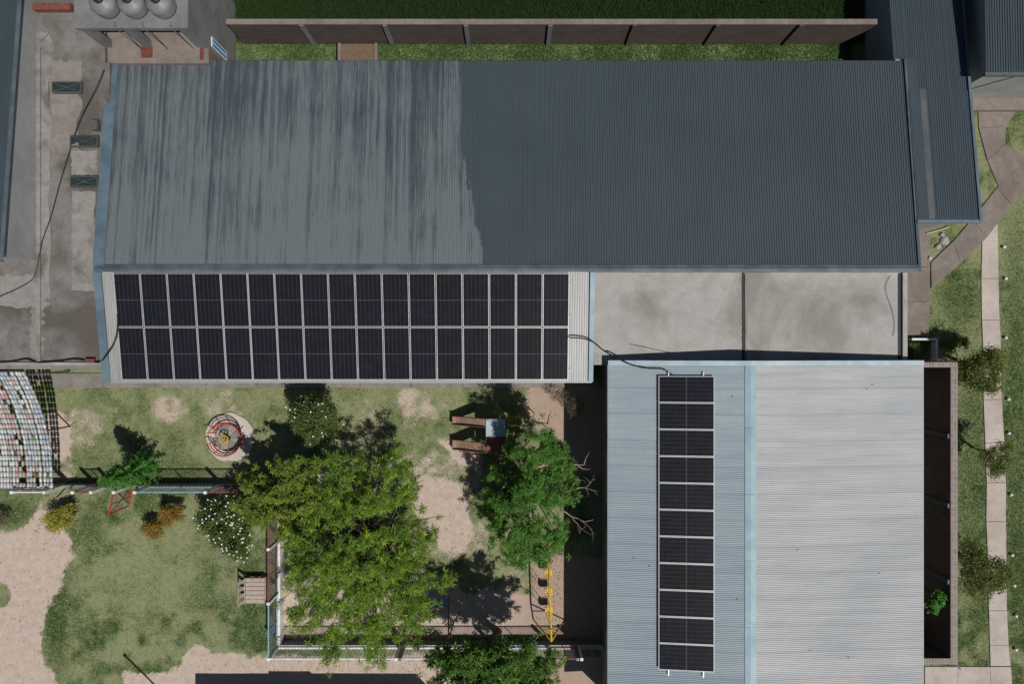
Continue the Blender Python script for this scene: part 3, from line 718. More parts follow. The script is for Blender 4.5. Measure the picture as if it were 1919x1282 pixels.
ragged(134, 182, 282, 328, .02, 3, 3).build('screed_patch', M['screed'], left)
ragged(136, 178, 358, 545, .02, 4, 3).build('screed_patch', M['screed'], left)
ragged(-30, 88, 515, 575, .014, 5, 7).build('screed_patch', M['screed'], left)
ragged(96, 150, 60, 285, .008, 6, 8).build('screed_patch', M['plinth'], left)
ragged(58, 82, 565, 668, .01, 7, 7).build('screed_patch', M['plinth'], left)
MB().box(-26, -17.95, -1.02, -0.9, 2.9, LH+.1).build('parapet', M['slab'], left)
MB().box(-26, -17.95, -1.20, -1.02, 2.6, LH-.02).build('roof_ledge', M['plinth'], left)
for i, (x0, y0, wd) in enumerate(((97,152,55),(131,253,52),(131,329,52))):
    a = P(x0, y0+21, LH+.2); b_ = P(x0+wd, y0, LH+.2); t = empty('roof_skylight', ((a.x+b_.x)/2, (a.y+b_.y)/2, LH+.021),
        ['dark rectangular skylight nearest the water tanks, free of the roof edge', 'dark skylight with a torn white triangular corner beside the long roof', 'lowest of the three dark rectangular skylights, with clean crossed bars'][i], 'skylight', 'skylights on the stained flat roof')
    h_ = .035; z0 = LH+.025; z1 = LH+.2
    MB().box(a.x,b_.x,a.y,a.y+h_,z0,z1).box(a.x,b_.x,b_.y-h_,b_.y,z0,z1).box(a.x,a.x+h_,a.y+h_,b_.y-h_,z0,z1).box(b_.x-h_,b_.x,a.y+h_,b_.y-h_,z0,z1).build('frame', M['frame_green'], t)
    MB().box(a.x+h_,b_.x-h_,a.y+h_,b_.y-h_,z0,z1-.05).build('pane', M['glass_dark'], t)
    MB().bar((a.x+h_,a.y+h_,z1-.03),(b_.x-h_,b_.y-h_,z1-.03),.02,.02).build('glazing_bar', M['frame_green'], t)
    MB().bar((a.x+h_,b_.y-h_,z1-.03),(b_.x-h_,a.y+h_,z1-.03),.02,.015).build('glazing_bar', M['frame_green'], t)
    if i == 1:
        MB().prism([(a.x+.05,a.y+.05),(a.x+.35,a.y+.2),(a.x+.42,a.y+.05)], z1-.01, z1).build('torn_film', M['tank'], t)
MB().box(*[v for v in (P(178,0,LH).x, P(190,0,LH).x)], P(0,246,LH).y, P(0,228,LH).y, LH, LH+.3).build('vent_box', M['frame_green'], left)

# ---------- shed at the far left with a raised blue roof
shed = empty('west_shed', (-22, 9, 0), 'tall shed at the far left with blue grey metal roof and long white wall', 'building')
def ls(y): return 5.35-0.098*(y-3.7)
g = MB(); ya, yb = 3.6, 17.5
g.add([(-20.95,ya,0),(-20.95,yb,0),(-20.95,yb,ls(yb)),(-20.95,ya,ls(ya)),(-30,ya,0),(-30,yb,0),(-30,yb,ls(yb)),(-30,ya,ls(ya))],
    [(0,1,2,3),(4,7,6,5),(0,3,7,4),(1,5,6,2),(3,2,6,7)]); g.build('wall', M['white_wall'], shed)
me_w = sheet_mesh('roof_sheet', 1.1, 14.6, 0.11, .03, M['annex_roof'])
for i in range(8): put_sheet(me_w, shed, (-21.97-1.1*i, 3.4, ls(3.4)+.06), (1,0,0), (0,1,-.098))
strip3([((-20.97,3.4,ls(3.4)+.1),(-20.97,17.9,ls(17.9)+.1)), ((-20.8,3.4,ls(3.4)+.09),(-20.8,17.9,ls(17.9)+.09))]).build('barge_flashing', M['flash_dark'], shed)
MB().box(-30, -20.95, 3.3, 3.39, ls(3.4)-.12, ls(3.4)+.02).build('gutter', M['grey_paint'], shed)
# kerb at the foot of its wall
MB().box(-20.94, -20.75, -0.85, 13, LH+.001, LH+.09).build('wall_base', M['screed'], shed)

# ---------- tank building
tb = empty('tank_building', (-17, 15, 0), 'tall white block in the upper left corner that carries the water tanks', 'building')
TH = 5.2
MB().box(-18.05, -13.4, 13.95, 16.4, 0, TH-.25).build('wall', M['block_wall'], tb)
MB().box(-18.08, -13.38, 12.98, 16.45, TH-.245, TH).build('roof_slab', M['block_wall'], tb)
for x in (-17.85, -16.1, -13.75): MB().box(x-.16, x+.16, 13.05, 13.35, LH-.1, TH-.247).build('pillar', M['block_wall'], tb)
MB().box(-13.7, -13.402, 13.0, 13.94, 0, TH-.248).build('wall', M['block_wall'], tb)
MB().box(-17.9, -13.42, 12.35, 13.94, 0, LH-.1).build('lean_to', M['pave_north'], tb)
for (x, y, a, b_) in ((-16.4,12.6,.5,.5),(-13.8,12.5,.16,1.3),(-20.1,13.1,.0,.0)):
    if a: MB().box(x, x+a, y, y+b_, LH-.098, LH-.07).build('primer_patch', M['red_patch'], tb)
for y in (13.75, 14.05):
    pass
f = MB().box(-13.398,-13.36, 13.2, 13.62, 1.2, 2.9).build('window', M['white_paint'], tb); MB().box(-13.40,-13.352, 13.26, 13.36, 1.3, 2.8).box(-13.40,-13.352, 13.46, 13.56, 1.3, 2.8).build('pane', M['bright_blue'], f)
for i, x in enumerate((-16.65, -15.5, -14.35)):
    t = empty('water_tank', (x, 13.85, TH), ['leftmost', 'middle', 'rightmost'][i]+' of the three round white water tanks in the upper left corner', 'water tank', 'water tanks on the white block')
    MB().lathe((x,13.85,TH+.002), [(.52,0),(.54,.15),(.52,.3),(.54,.45),(.50,.55),(.40,.64),(.2,.70),(.18,.72)], 24).build('tank_body', M['tank'], t, True)
    MB().lathe((x,13.85,TH+.715), [(.2,0),(.21,.05),(.12,.1)], 16).build('lid', M['dark'], t, True)
    MB().tube([(x+.3,13.2,TH+.15),(x+.3,13.05,TH+.12),(x+.33,12.93,TH-.3),(x+.33,12.93,3.25)], .02).build('pipe', M['grey_paint'], t)

# ---------- annex at the upper right
ann = empty('annex', (18.7, 10, 0), 'narrow wing with dark blue corrugated roof crossing the right end of the long roof', 'building')
g = MB(); g.add([(x, y, z) for x in (17.15, 20.1) for (y, z) in ((5.45,0),(5.45,3.62),(18,2.1),(18,0))], [(0,1,2,3),(7,6,5,4),(0,4,5,1),(3,2,6,7),(1,5,6,2)])
g.build('wall', M['white_wall'], ann)
me_a = sheet_mesh('roof_sheet', 0.9, 13.1, .1, .018, M['annex_roof'])
for i in range(3): put_sheet(me_a, ann, (17.50+.9*i, 5.30, hn(5.30)+.06+.004*i), (1,0,0), (0,1,SL_N))
me_a2 = sheet_mesh('roof_sheet', 0.7, 5.8, .1, .018, M['annex_roof'])
put_sheet(me_a2, ann, (17.0, 12.62, hn(12.62)+.05), (1,0,0), (0,1,SL_N))
me_a3 = sheet_mesh('roof_sheet', 0.9, 5.9, .1, .018, M['annex_roof'])
for i in range(3): put_sheet(me_a3, ann, (17.50+.9*i+.02, 5.31, hn(5.31)+.1), (1,0,0), (0,1,SL_N))
strip3([((17.56,5.3,hn(5.3)+.09),(17.56,12.6,hn(12.6)+.09)), ((17.80,5.3,hn(5.3)+.12),(17.80,12.6,hn(12.6)+.12)), ((17.98,5.3,hn(5.3)+.145),(17.98,12.6,hn(12.6)+.145))]).build('valley_flashing', M['annex_roof'], ann)
strip3([((17.985,5.3,hn(5.3)+.15),(17.985,11.2,hn(11.2)+.15)), ((18.25,5.3,hn(5.3)+.155),(18.25,11.2,hn(11.2)+.155))]).build('cover_strip', M['strip_grey'], ann)
strip3([((20.17,5.2,hn(5.2)+.15),(20.17,18.4,hn(18.4)+.15)), ((20.29,5.2,hn(5.2)+.15),(20.29,18.4,hn(18.4)+.15))]).build('barge_flashing', M['flash_blue'], ann)
MB().box(17.5, 20.29, 5.14, 5.28, hn(5.2)+.02, hn(5.2)+.13).build('gutter', M['flash_blue'], ann)
MB().bar((20.28,5.2,hn(5.2)+.02),(20.28,18.4,hn(18.4)+.02),.02,.22).build('barge_board', M['flash_blue'], ann)

# ---------- building in the upper right corner
ne = empty('corner_building', (23, 14, 0), 'white building with dull green roof in the upper right corner', 'building')
MB().box(20.9, 30, 11.8, 20, 0, 3.9).build('wall', M['white_wall'], ne)
me_c = sheet_mesh('roof_sheet', 1.1, 8.6, .11, .03, M['annex_roof'])
for i in range(6): put_sheet(me_c, ne, (20.35+1.1*i, 11.6, 4.05), (1,0,0), (0,1,-.03))
MB().box(20.3, 27, 11.45, 11.6, 3.9, 4.06).build('gutter', M['frame_green'], ne)
MB().bar((21.0,11.78,1.0),(22.3,11.75,3.2),.03,.03).build('pipe', M['grey_paint'], ne)
MB().box(21.2, 25, 11.2, 11.79, 0, .3).build('step', M['pave_north'], ne)

# ---------- boundary walls
bw = empty('boundary_wall', (1.8, 14.55, 0), 'long brown brick boundary wall with pale coping behind the long building', 'wall')
MB().box(-13.0, 16.6, 14.5, 14.66, 0, 2.2).build('brickwork', M['brick'], bw)
x = -13.0; i = 0
while x < 16.5:
    x1 = min(x+1.85, 16.6); MB().box(x+.004, x1-.004, 14.46, 14.70, 2.2+.002, 2.26+rnd.uniform(0,.01)).build('coping_slab', M['pave_north'], bw); x = x1
for x in (-9.6, -5.8, -2.1, 1.75, 5.6, 9.4, 13.2): MB().box(x-.1, x+.1, 14.40, 14.498, 0, 2.2).build('pilaster', M['grey_wall'] if x < 3 else M['brick'], bw)
ew = empty('yard_wall', (19.6, -7.5, 0), 'reddish brick yard wall along the right side of the hall', 'wall')
EH = 3.0
MB().box(19.5, 19.75, -14.3, -.92, 0, EH-.06).build('brickwork', M['brick_y'], ew)
MB().box(17.2, 19.49, -1.1, -.92, 0, EH-.06).build('brickwork', M['brick'], ew)
MB().box(17.2, 19.49, -14.3, -14.1, 0, EH-.06).build('brickwork', M['brick'], ew)
for i in range(7): MB().box(19.47, 19.78, -14.33+i*1.918, -14.33+i*1.918+1.914, EH-.058, EH+rnd.uniform(0,.012)).build('coping_slab', M['coping'], ew)
MB().box(17.2, 19.468, -1.13, -.9, EH-.058, EH).build('coping_slab', M['coping'], ew)
MB().box(17.2, 19.468, -14.33, -14.07, EH-.058, EH).build('coping_slab', M['coping'], ew)
for y in (-4.2, -7.3, -10.7): MB().box(19.38, 19.499, y-.1, y+.1, 0, EH-.06).build('pilaster', M['grey_wall'], ew)
MB().bar((19.75,-14.35,EH-.1),(20.1,-14.7,EH-.3),.08,.03).build('spout', M['grey_paint'], ew)
# low white kerb wall by the side walk
kw = empty('step_wall', P(1725, 640), 'low white U shaped kerb wall beside the side walk', 'wall')
a = P(1700, 634); b_ = P(1748, 676)
MB().box(a.x, b_.x, a.y-.1, a.y, 0, .45).build('kerb', M['white_paint'], kw)
MB().box(b_.x-.1, b_.x, b_.y, a.y-.102, 0, .45).build('kerb', M['white_paint'], kw)
# sand box behind the long roof
sb = empty('sand_pit', (-7.4, 14.1, 0), 'small concrete box filled with tan sand against the boundary wall', 'sand pit')
MB().box(-8.35,-8.2,12.9,14.35,0,.5).build('side_wall', M['pave_north'], sb); MB().box(-6.6,-6.45,12.9,14.35,0,.5).build('side_wall', M['pave_north'], sb)
MB().box(-8.2,-6.6,12.9,13.05,0,.5).build('end_wall', M['pave_north'], sb); MB().box(-8.198,-6.602,13.052,14.35,0,.4).build('sand', M['sand'], sb)
# building beyond the lower edge, throws its shadow on the dirt
sbld = empty('south_building', (-8, -22, 0), 'plain building just beyond the lower edge, its shadow crosses the dirt', 'building')
MB().box(-14.3, -3.6, -24, -17.25, 0, 2.75).build('wall', M['white_wall'], sbld)
MB().box(-10.6, -8.6, -18.6, -17.28, 2.75, 3.1).build('parapet', M['white_wall'], sbld)
pl = empty('lamp_post', P(302, 1297), 'thin post just below the frame whose shadow points to the lawn', 'post')
q = P(302, 1297); MB().tube([q, q+Vector((0,0,4.3))], .045).build('pole', M['grey_paint'], pl); MB().lathe(q+Vector((0,0,4.3)), [(.05,0),(.09,.05),(.07,.15),(.02,.18)], 10).build('lamp_head', M['white_paint'], pl)

# ------------------------------------------------------------------ cables
def cable(pts, r, label, name='cable', n_=8):
    P_ = [Vector(p) for p in pts]; out = []
    for i in range(len(P_)-1):
        p0 = P_[max(i-1,0)]; p1 = P_[i]; p2 = P_[i+1]; p3 = P_[min(i+2, len(P_)-1)]
        for k in range(n_):
            t = k/n_; out.append(0.5*((2*p1)+(p2-p0)*t+(2*p0-5*p1+4*p2-p3)*t*t+(3*p1-p0-3*p2+p3)*t**3))
    out.append(P_[-1]); me = MB().tube(out, r, 6).mesh(name, True, P_[0]); me.materials.append(M['cable'])
    o = bpy.data.objects.new(name, me); COL.objects.link(o); o.location = P_[0]; tag(o, label, 'cable')
cable([P(1068,633,3.85), P(1090,634,3.85), P(1112,641,3.9), P(1132,657,3.56), P(1160,673,4.3), P(1182,683,4.15), P(1212,690,4.2), P(1240,691,4.25), P(1252,697,4.28), P(1262,704,4.3)], .032,
      'black cable crossing from the wide array to the top of the solar column')
cable([P(221,590,3.9), P(220,622,3.85), P(212,648,3.8), P(198,668,3.7), P(186,679,3.35), P(165,676,3.3), P(140,673,3.3), P(110,677,3.3), P(70,679,3.3), P(50,673,3.3), P(20,678,3.3), P(-30,680,3.3)], .035,
      'thick black cable bundle lying along the lower edge of the stained roof')
cable([P(195,130,3.5), P(180,165,3.6), P(150,225,3.4), P(130,285,3.35), P(112,345,3.3), P(96,405,3.3), P(80,450,3.3), P(72,490,3.3), P(62,522,3.3), P(35,540,3.3), P(0,556,3.3), P(-30,570,3.3)], .018,
      'thin wire winding down the stained flat roof past the skylights')
cable([P(1670,516,3.55),P(1662,530,3.55),P(1661,548,3.55),P(1672,580,3.55),P(1677,610,3.55),P(1674,630,3.55)], .008, 'thin wire lying on the pale slab near its right edge')
cable([P(1182,645,3.55),P(1210,651,3.55),P(1240,658,3.55),P(1262,662,3.55)], .008, 'thin straight wire on the pale slab above the hall')
jb = empty('junction_box', P(172,675,LH), 'small red brown junction box where the black cables meet the long roof', 'box')
q = P(173,675,LH); MB().box(q.x-.2,q.x+.2,q.y-.07,q.y+.07,LH+.1,LH+.2).build('case', M['dull_red'], jb); MB().box(q.x-.18,q.x+.18,q.y-.05,q.y+.05,LH+.2,LH+.22).build('lid', M['red_patch'], jb)

# ------------------------------------------------------------------ fences of the play yard
WH, FH = 0.6, 1.9
def mesh_bay(parent, a, b_, col, brace=True, mesh=True):
    """framed wire panel between ground points a and b"""
    a = Vector(a); b_ = Vector(b_); z0, z1 = WH+.08, FH-.05; d = (b_-a).normalized(); a2 = a+d*.07; b2 = b_-d*.07
    def q(p, z): return Vector((p.x, p.y, z))
    mb = MB().bar(q(a2,z0), q(b2,z0), .05, .05).bar(q(a2,z1), q(b2,z1), .05, .05).bar(q(a2,z0+.026), q(a2,z1-.026), .045, .045).bar(q(b2,z0+.026), q(b2,z1-.026), .045, .045)
    if brace: mb.bar(q(a2+(b2-a2)*.5,z0+.026), q(a2+(b2-a2)*.5,z1-.026), .035, .035)
    f = mb.build('panel_frame', M[col], parent)
    if mesh:
        w_ = MB(); L = (b2-a2).length; k = max(2, int(L/.16)); hz = z1-z0
        for i in range(1, k): w_.bar(q(a2+d*(L*i/k), z0+.03), q(a2+d*(L*i/k), z1-.03), .011, .011)
        for j in range(1, 8): w_.bar(q(a2+d*.03, z0+hz*j/8), q(b2-d*.03, z0+hz*j/8), .011, .011)
        w_.build('wire_mesh', M['wire'], f)
def post(parent, x, y, mat='white_paint', h=FH+.03): MB().box(x-.07,x+.07,y-.07,y+.07,WH+.001,h).build('post', M[mat], parent, bevel=.01)
NY, WX, SY = -6.93, -11.2, -14.6
nf = empty('north_fence', (-17, NY, 0), 'play yard fence with grey low wall, red, white and light blue mesh panels', 'fence', 'play yard fences')
MB().box(-24.5, WX+.08, NY-.08, NY+.08, 0, WH).build('low_wall', M['grey_wall'], nf)
px_ = [-23.0, -21.5, -20.2, -19.35, -18.3, -17.35, -14.1, WX]
for x in px_: post(nf, x, NY)
for i, c in ((0,'white_paint'),(2,'dull_red'),(5,'blue'),(6,'dull_red')):
    mesh_bay(nf, (px_[i], NY, 0), (px_[i+1], NY, 0), c)
wf = empty('west_fence', (WX, -10.8, 0), 'play yard fence beside the pallet bench, white wall with red and blue panels', 'fence', 'play yard fences')
MB().box(WX-.08, WX+.12, SY+.09, NY-.082, 0, WH).build('low_wall', M['white_paint'], wf)
yy = [SY, -12.05, -9.55, NY-.15]
for y in yy[1:3]: post(wf, WX, y)
for i, c in ((0,'blue'),(1,'dull_red'),(2,'dull_red')): mesh_bay(wf, (WX, yy[i], 0), (WX, yy[i+1], 0), c)
MB().box(WX-.05, WX-.02, -13.75, -13.35, 1.0, 1.45).build('sign_plate', M['bright_blue'], wf)
sf = empty('south_fence', (-3, SY, 0), 'play yard fence along the lower edge with grey wall and white rails', 'fence', 'play yard fences')
MB().box(WX-.08, 4.35, SY-.08, SY+.088, 0, WH).build('low_wall', M['grey_wall'], sf)
MB().box(WX-.08, 4.35, SY-.1, SY+.1, WH+.0, WH+.03).build('wall_cap', M['white_paint'], sf)
xx = [WX, -5.34, -1.05, 1.75, 3.2, 4.3]
for x in xx[:-1]: post(sf, x, SY)
for i, c in ((0,'white_paint'),(1,'white_paint'),(2,'blue'),(3,'dull_red'),(4,'green_paint')): mesh_bay(sf, (xx[i], SY, 0), (xx[i+1], SY, 0), c)
post(sf, -5.15, SY, 'grey_paint'); post(sf, 3.02, SY, 'grey_paint')
# open gate
gt = empty('yard_gate', (-18.42, NY-.1, 0), 'open red metal gate with diagonal brace swung out onto the lawn', 'gate')
a = Vector((-18.40, NY-.12, 0)); b_ = Vector((-18.56, -7.95, 0)); z = Vector((0,0,1))
MB().bar(a+z*.15,b_+z*.15,.05,.05).bar(a+z*1.8,b_+z*1.8,.05,.05).bar(a+z*.176,a+z*1.774,.05,.05).bar(b_+z*.176,b_+z*1.774,.05,.05).build('frame', M['red'], gt)
MB().bar(a+z*.2,b_+z*1.75,.035,.035).build('brace', M['red'], gt); MB().bar((a+b_)/2+z*.18,(a+b_)/2+z*1.77,.03,.03).build('brace', M['red'], gt)
w_ = MB()
for i in range(1, 9): w_.bar(a.lerp(b_, i/9)+z*.2, a.lerp(b_, i/9)+z*1.75, .009, .009)
for i in range(1, 9): w_.bar(a+z*(.2+.17*i), b_+z*(.2+.17*i), .009, .009)
w_.build('wire_mesh', M['wire'], gt)
# loose leaning pole by the fence
me = MB().tube([P(105,935,.05), P(134,922,1.2)], .03).mesh('loose_pole', off=P(105,935)); me.materials.append(M['wood'])
o = bpy.data.objects.new('loose_pole', me); COL.objects.link(o); o.location = P(105,935); tag(o, 'thin wooden pole leaning against the fence near the golden shrub', 'pole')

# ------------------------------------------------------------------ bottle shed
bs = empty('bottle_shed', (-23, -4.5, 0), 'shed roofed with curving strings of white, blue and pink plastic bottles', 'shed')
def bottle_mesh():
    mb = MB(); L = .27; r_ = .067
    prof = [(.04,0),(r_,.015),(r_,.18),(.05,.215),(.022,.24),(.02,L)]; n_ = 8; base = 0
    for rr, yy_ in prof:
        for k in range(n_): t = 2*math.pi*k/n_; mb.v.append((rr*math.cos(t), yy_, rr*math.sin(t)))
    for i in range(len(prof)-1):
        for k in range(n_): l = (k+1) % n_; mb.f.append((i*n_+k, (i+1)*n_+k, (i+1)*n_+l, i*n_+l))
    mb.f.append(tuple(range(n_)));
    return mb.mesh('bottle', True)
BC = {'white': (0.55,0.57,0.58), 'blue': (0.34,0.44,0.50), 'pink': (0.46,0.30,0.28), 'red': (0.30,0.09,0.07), 'lime': (0.38,0.44,0.10), 'clear': (0.42,0.44,0.43)}
bm_ = {}
for k, c in BC.items():
    me = bottle_mesh(); me.name = 'bottle'; me.materials.append(worn('bottle_'+k, c, 0.25, 0.35, 5, dirt_amt=0.45)); bm_[k] = me
def bh(t):   # roof profile: t 0 at the north end, 1 at the south end
    return 1.45 + 1.95*(1-t)**2.3
y_n, y_s = P(0,697,3.4).y, P(0,919,1.45).y
strings = 13; nb = 0
cols = ['blue','blue','white','white','pink','clear','blue','white','pink','pink','pink','white','pink','white','blue','white','pink','red','white','clear','white','pink','pink']
extra = MB()
for s_ in range(23):
    x = -21.45 - s_*.146 + (0 if s_ < 3 else -.05) - (0 if s_ < 8 else .06)
    u = 0.0; t = 0.0; r_ = random.Random(50+s_); k = 0
    while t < 0.985:
        y = y_n+(y_s-y_n)*t; dy = (y_s-y_n); dh = -1.95*2.3*(1-t)**1.3
        tang = Vector((0, dy, dh)); step = .262/tang.length
        cc = cols[s_]; v = r_.random()
        if v < .5: cc = r_.choice(['white','white','blue','blue','clear','clear','pink','white','white','red' if s_ % 4 == 1 else 'clear'])
        if r_.random() < (.02 if s_ not in (4,8) else .30): t += step; continue
        d = tang.normalized(); o_ = Vector((x+r_.uniform(-.012,.012), y, bh(t)+r_.uniform(-.01,.01)))
        z_ = Vector((1,0,0)).cross(d)
        mt = Matrix((Vector((1,0,0)), d, z_)).transposed().to_4x4(); mt = mt @ Matrix.Rotation(r_.uniform(-.05,.05), 4, 'Z')
        mt.translation = o_
        if s_ < strings:
            ob = bpy.data.objects.new('bottle', bm_[cc]); COL.objects.link(ob); ob.parent = bs
            mt.translation = o_-bs.location; ob.matrix_local = mt; nb += 1
        else:
            src = bm_[cc]; extra.add([mt @ v_.co for v_ in src.vertices], [tuple(p.vertices) for p in src.polygons])
        t += step; k += 1
extra.build('bottles', bm_['white'].materials[0], bs, True, kind='stuff')
for i in range(5):
    t = i/4; y = y_n+(y_s-y_n)*t; MB().tube([(-21.4,y,bh(t)-.08),(-25,y,bh(t)-.08)], .03).build('roof_pole', M['bark'], bs)
for (x, t) in ((-21.5,0.02),(-21.5,.5),(-21.5,.98),(-24.5,.02),(-24.5,.98)):
    y = y_n+(y_s-y_n)*t; MB().tube([(x,y,0),(x,y,bh(t)-.09)], .04).build('corner_post', M['bark'], bs)

# ------------------------------------------------------------------ merry-go-round
C0 = P(432,820)
cd = MB(); pts = [(C0.x+(1.17+.03*math.sin(5*t)+.02*math.sin(9*t))*math.cos(t), C0.y+(1.17+.03*math.sin(5*t)+.02*math.sin(9*t))*math.sin(t)) for t in [2*math.pi*i/48 for i in range(48)]]
M['disc'] = mat_concrete('pale_disc_concrete', (0.55,0.50,0.46), (0.48,0.43,0.39), (0.36,0.31,0.27), 0.8, 0.4, 0.2)
o = cd.prism(pts, -.03, .05).build('concrete_disc', M['disc']); o['kind'] = 'structure'
mg = empty('merry_go_round', (C0.x, C0.y, .05), 'small red merry-go-round with yellow hub on the round concrete disc', 'merry-go-round')
for i in range(8):
    a0 = 2*math.pi*i/8+.03; a1 = 2*math.pi*(i+1)/8-.03; q = []
    for k in range(5):
        t = a0+(a1-a0)*k/4; q.append((C0.x+.66*math.cos(t), C0.y+.66*math.sin(t)))
    for k in range(3):
        t = a1-(a1-a0)*k/2; q.append((C0.x+.13*math.cos(t), C0.y+.13*math.sin(t)))
    MB().prism(q, .22+.004*(i%2), .25+.004*(i%2)).build('deck_plate', M['deck_tan'] if i % 2 else M['steel'], mg)
MB().lathe((C0.x,C0.y,.05), [(.1,0),(.1,.55),(.05,.6)], 12).build('hub', M['grey_paint'], mg, True)
wh = MB().tube([(C0.x+.2*math.cos(t), C0.y+.2*math.sin(t), .78) for t in [2*math.pi*i/20 for i in range(20)]], .025, 6, True)
for i in range(5):
    t = 2*math.pi*i/5; wh.tube([(C0.x,C0.y,.7),(C0.x+.2*math.cos(t),C0.y+.2*math.sin(t),.78)], .018, 5)
wh.build('hand_wheel', M['yellow'], mg, True)
def arc(r_, z_, t0, t1, n_=18): return [(C0.x+r_*math.cos(t0+(t1-t0)*i/n_), C0.y+r_*math.sin(t0+(t1-t0)*i/n_), z_) for i in range(n_+1)]
for (t0, t1) in ((.15, 2.75), (3.4, 6.1)):
    MB().tube(arc(.70,.45,t0,t1), .035, 6).build('seat_rail', M['red'], mg, True)
    MB().tube(arc(.80,.8,t0,t1), .028, 6).build('back_rail', M['red'], mg, True)
    MB().tube(arc(.76,.62,t0,t1), .02, 6).build('back_rail', M['dull_red'], mg, True)
    for k in range(5):
        t = t0+(t1-t0)*k/4; MB().tube([(C0.x+.6*math.cos(t),C0.y+.6*math.sin(t),.25),(C0.x+.7*math.cos(t),C0.y+.7*math.sin(t),.45),(C0.x+.8*math.cos(t),C0.y+.8*math.sin(t),.8)], .02, 6).build('upright', M['red'], mg, True)
    for t in (t0, t1): MB().tube([(C0.x+.8*math.cos(t),C0.y+.8*math.sin(t),.8),(C0.x+.98*math.cos(t+.1),C0.y+.98*math.sin(t+.1),.82)], .022, 6).build('handle', M['red'], mg, True)

# ------------------------------------------------------------------ slide tower
st = empty('slide_tower', P(935,815), 'play tower with two slides, pale blue platform and yellow ladder by the tree', 'play tower')
DZ = 1.45
d0 = P(911,819,DZ+.15); d1 = P(948,786,DZ+.15)
MB().box(d0.x, d1.x, d0.y, d1.y, DZ, DZ+.05).build('platform', M['flash_pale'], st)
e0 = P(911,853,DZ); MB().box(d0.x, d1.x, e0.y, d0.y-.003, DZ-.1, DZ-.06).build('platform', M['dull_red'], st)
for (x, y) in ((d0.x+.03,d1.y-.03),(d1.x-.03,d1.y-.03),(d0.x+.03,e0.y+.03),(d1.x-.03,e0.y+.03)):
    MB().tube([(x,y,0),(x,y,DZ-.003)], .035).build('post', M['grey_paint'], st)
MB().box(d1.x-.02,d1.x,e0.y,d0.y-.01,DZ-.058,DZ+.3).build('guard_panel', M['dull_red'], st)
for i, (ya_, yb_, cm) in enumerate(((785,801,'dull_red'),(831,849,'orange'))):
    a = P(910,ya_,DZ); b_ = P(910,yb_,DZ); foot = P(849,0,.25).x; n_ = 9; bed = MB(); sid = MB(); prev = None
    for k in range(n_+1):
        t = k/n_; x = a.x+(foot-a.x)*t; z_ = DZ-.04-(DZ-.29)*(t**1.15 if t < .85 else .85**1.15+(t-.85)*.25)
        if prev:
            bed.add([(prev[0],a.y,prev[1]),(prev[0],b_.y,prev[1]),(x,b_.y,z_),(x,a.y,z_),(prev[0],a.y,prev[1]-.02),(prev[0],b_.y,prev[1]-.02),(x,b_.y,z_-.02),(x,a.y,z_-.02)], [(0,1,2,3),(7,6,5,4),(0,3,7,4),(1,5,6,2)])
            for yy_ in (a.y, b_.y): sid.bar((prev[0],yy_,prev[1]+.06),(x,yy_,z_+.06),.03,.14)
        prev = (x, z_)
    sl = bed.build('slide_chute', M['slide_bed'], st); sid.build('side_rail', M[cm], sl)
    MB().box(foot-.02,foot+.03,b_.y,a.y,0,prev[1]-.03).build('slide_foot', M['grey_paint'], st)
ld = MB(); la_ = P(952,781,1.5); lb_ = P(1000,798,1.5)
for y in (la_.y, lb_.y):
    ld.tube([(la_.x,y,1.5),(lb_.x,y,1.5),(lb_.x+.1,y,0)], .025, 6); ld.tube([(la_.x,y,.0),(la_.x,y,1.48)], .025, 6)
for k in range(7): x = la_.x+(lb_.x-la_.x)*k/6; ld.tube([(x,la_.y,1.5),(x,lb_.y,1.5)], .02, 6)
ld.build('ladder', M['yellow'], st)
MB().tube([(d1.x,d1.y,DZ+.05),(d1.x,d1.y,DZ+.7),(la_.x+.4,d1.y,DZ+.7)], .025, 6).build('handrail', M['orange'], st, True)

# ------------------------------------------------------------------ yellow swing
sw = empty('swing_set', P(1030,1110), 'yellow swing frame with three square seats near the hall wall', 'swing')
BH = 2.2; s0 = P(1028,1036,BH); s1 = P(1034,1203,BH)
MB().tube([s0, s1], .045, 8).build('top_beam', M['yellow'], sw, True)
for e, d in ((s0,1),(s1,-1)):
    for sx in (-1, 1):
        MB().tube([e, (e.x+sx*.75, e.y+ (0.15*d if d>0 else .12), 0)], .035, 7).build('leg', M['yellow'], sw, True)
    MB().tube([(e.x-.35,e.y+.07,1.15),(e.x+.35,e.y+.07,1.15)], .025, 6).build('brace', M['yellow'], sw, True)
for i, py in enumerate((1074,1109,1144)):
    q = P(1028.5+i*.6, py, .5); s_ = MB().box(q.x-.2,q.x+.16,q.y-.17,q.y+.17,.48,.52)
    seat = s_.build('seat', M['yellow'], sw)
    MB().box(q.x-.2,q.x-.17,q.y-.17,q.y+.17,.522,.75).box(q.x-.168,q.x+.16,q.y-.17,q.y-.15,.62,.66).box(q.x-.168,q.x+.16,q.y+.15,q.y+.17,.62,.66).build('seat_back', M['yellow'], seat)
    bx = s0.lerp(s1, (P(0,py,0.5).y-s0.y)/(s1.y-s0.y))
    for dy in (-.16,.16): MB().tube([(q.x-.15,q.y+dy,.53),(bx.x,q.y+dy,BH)], .012, 5).build('chain', M['steel'], seat)
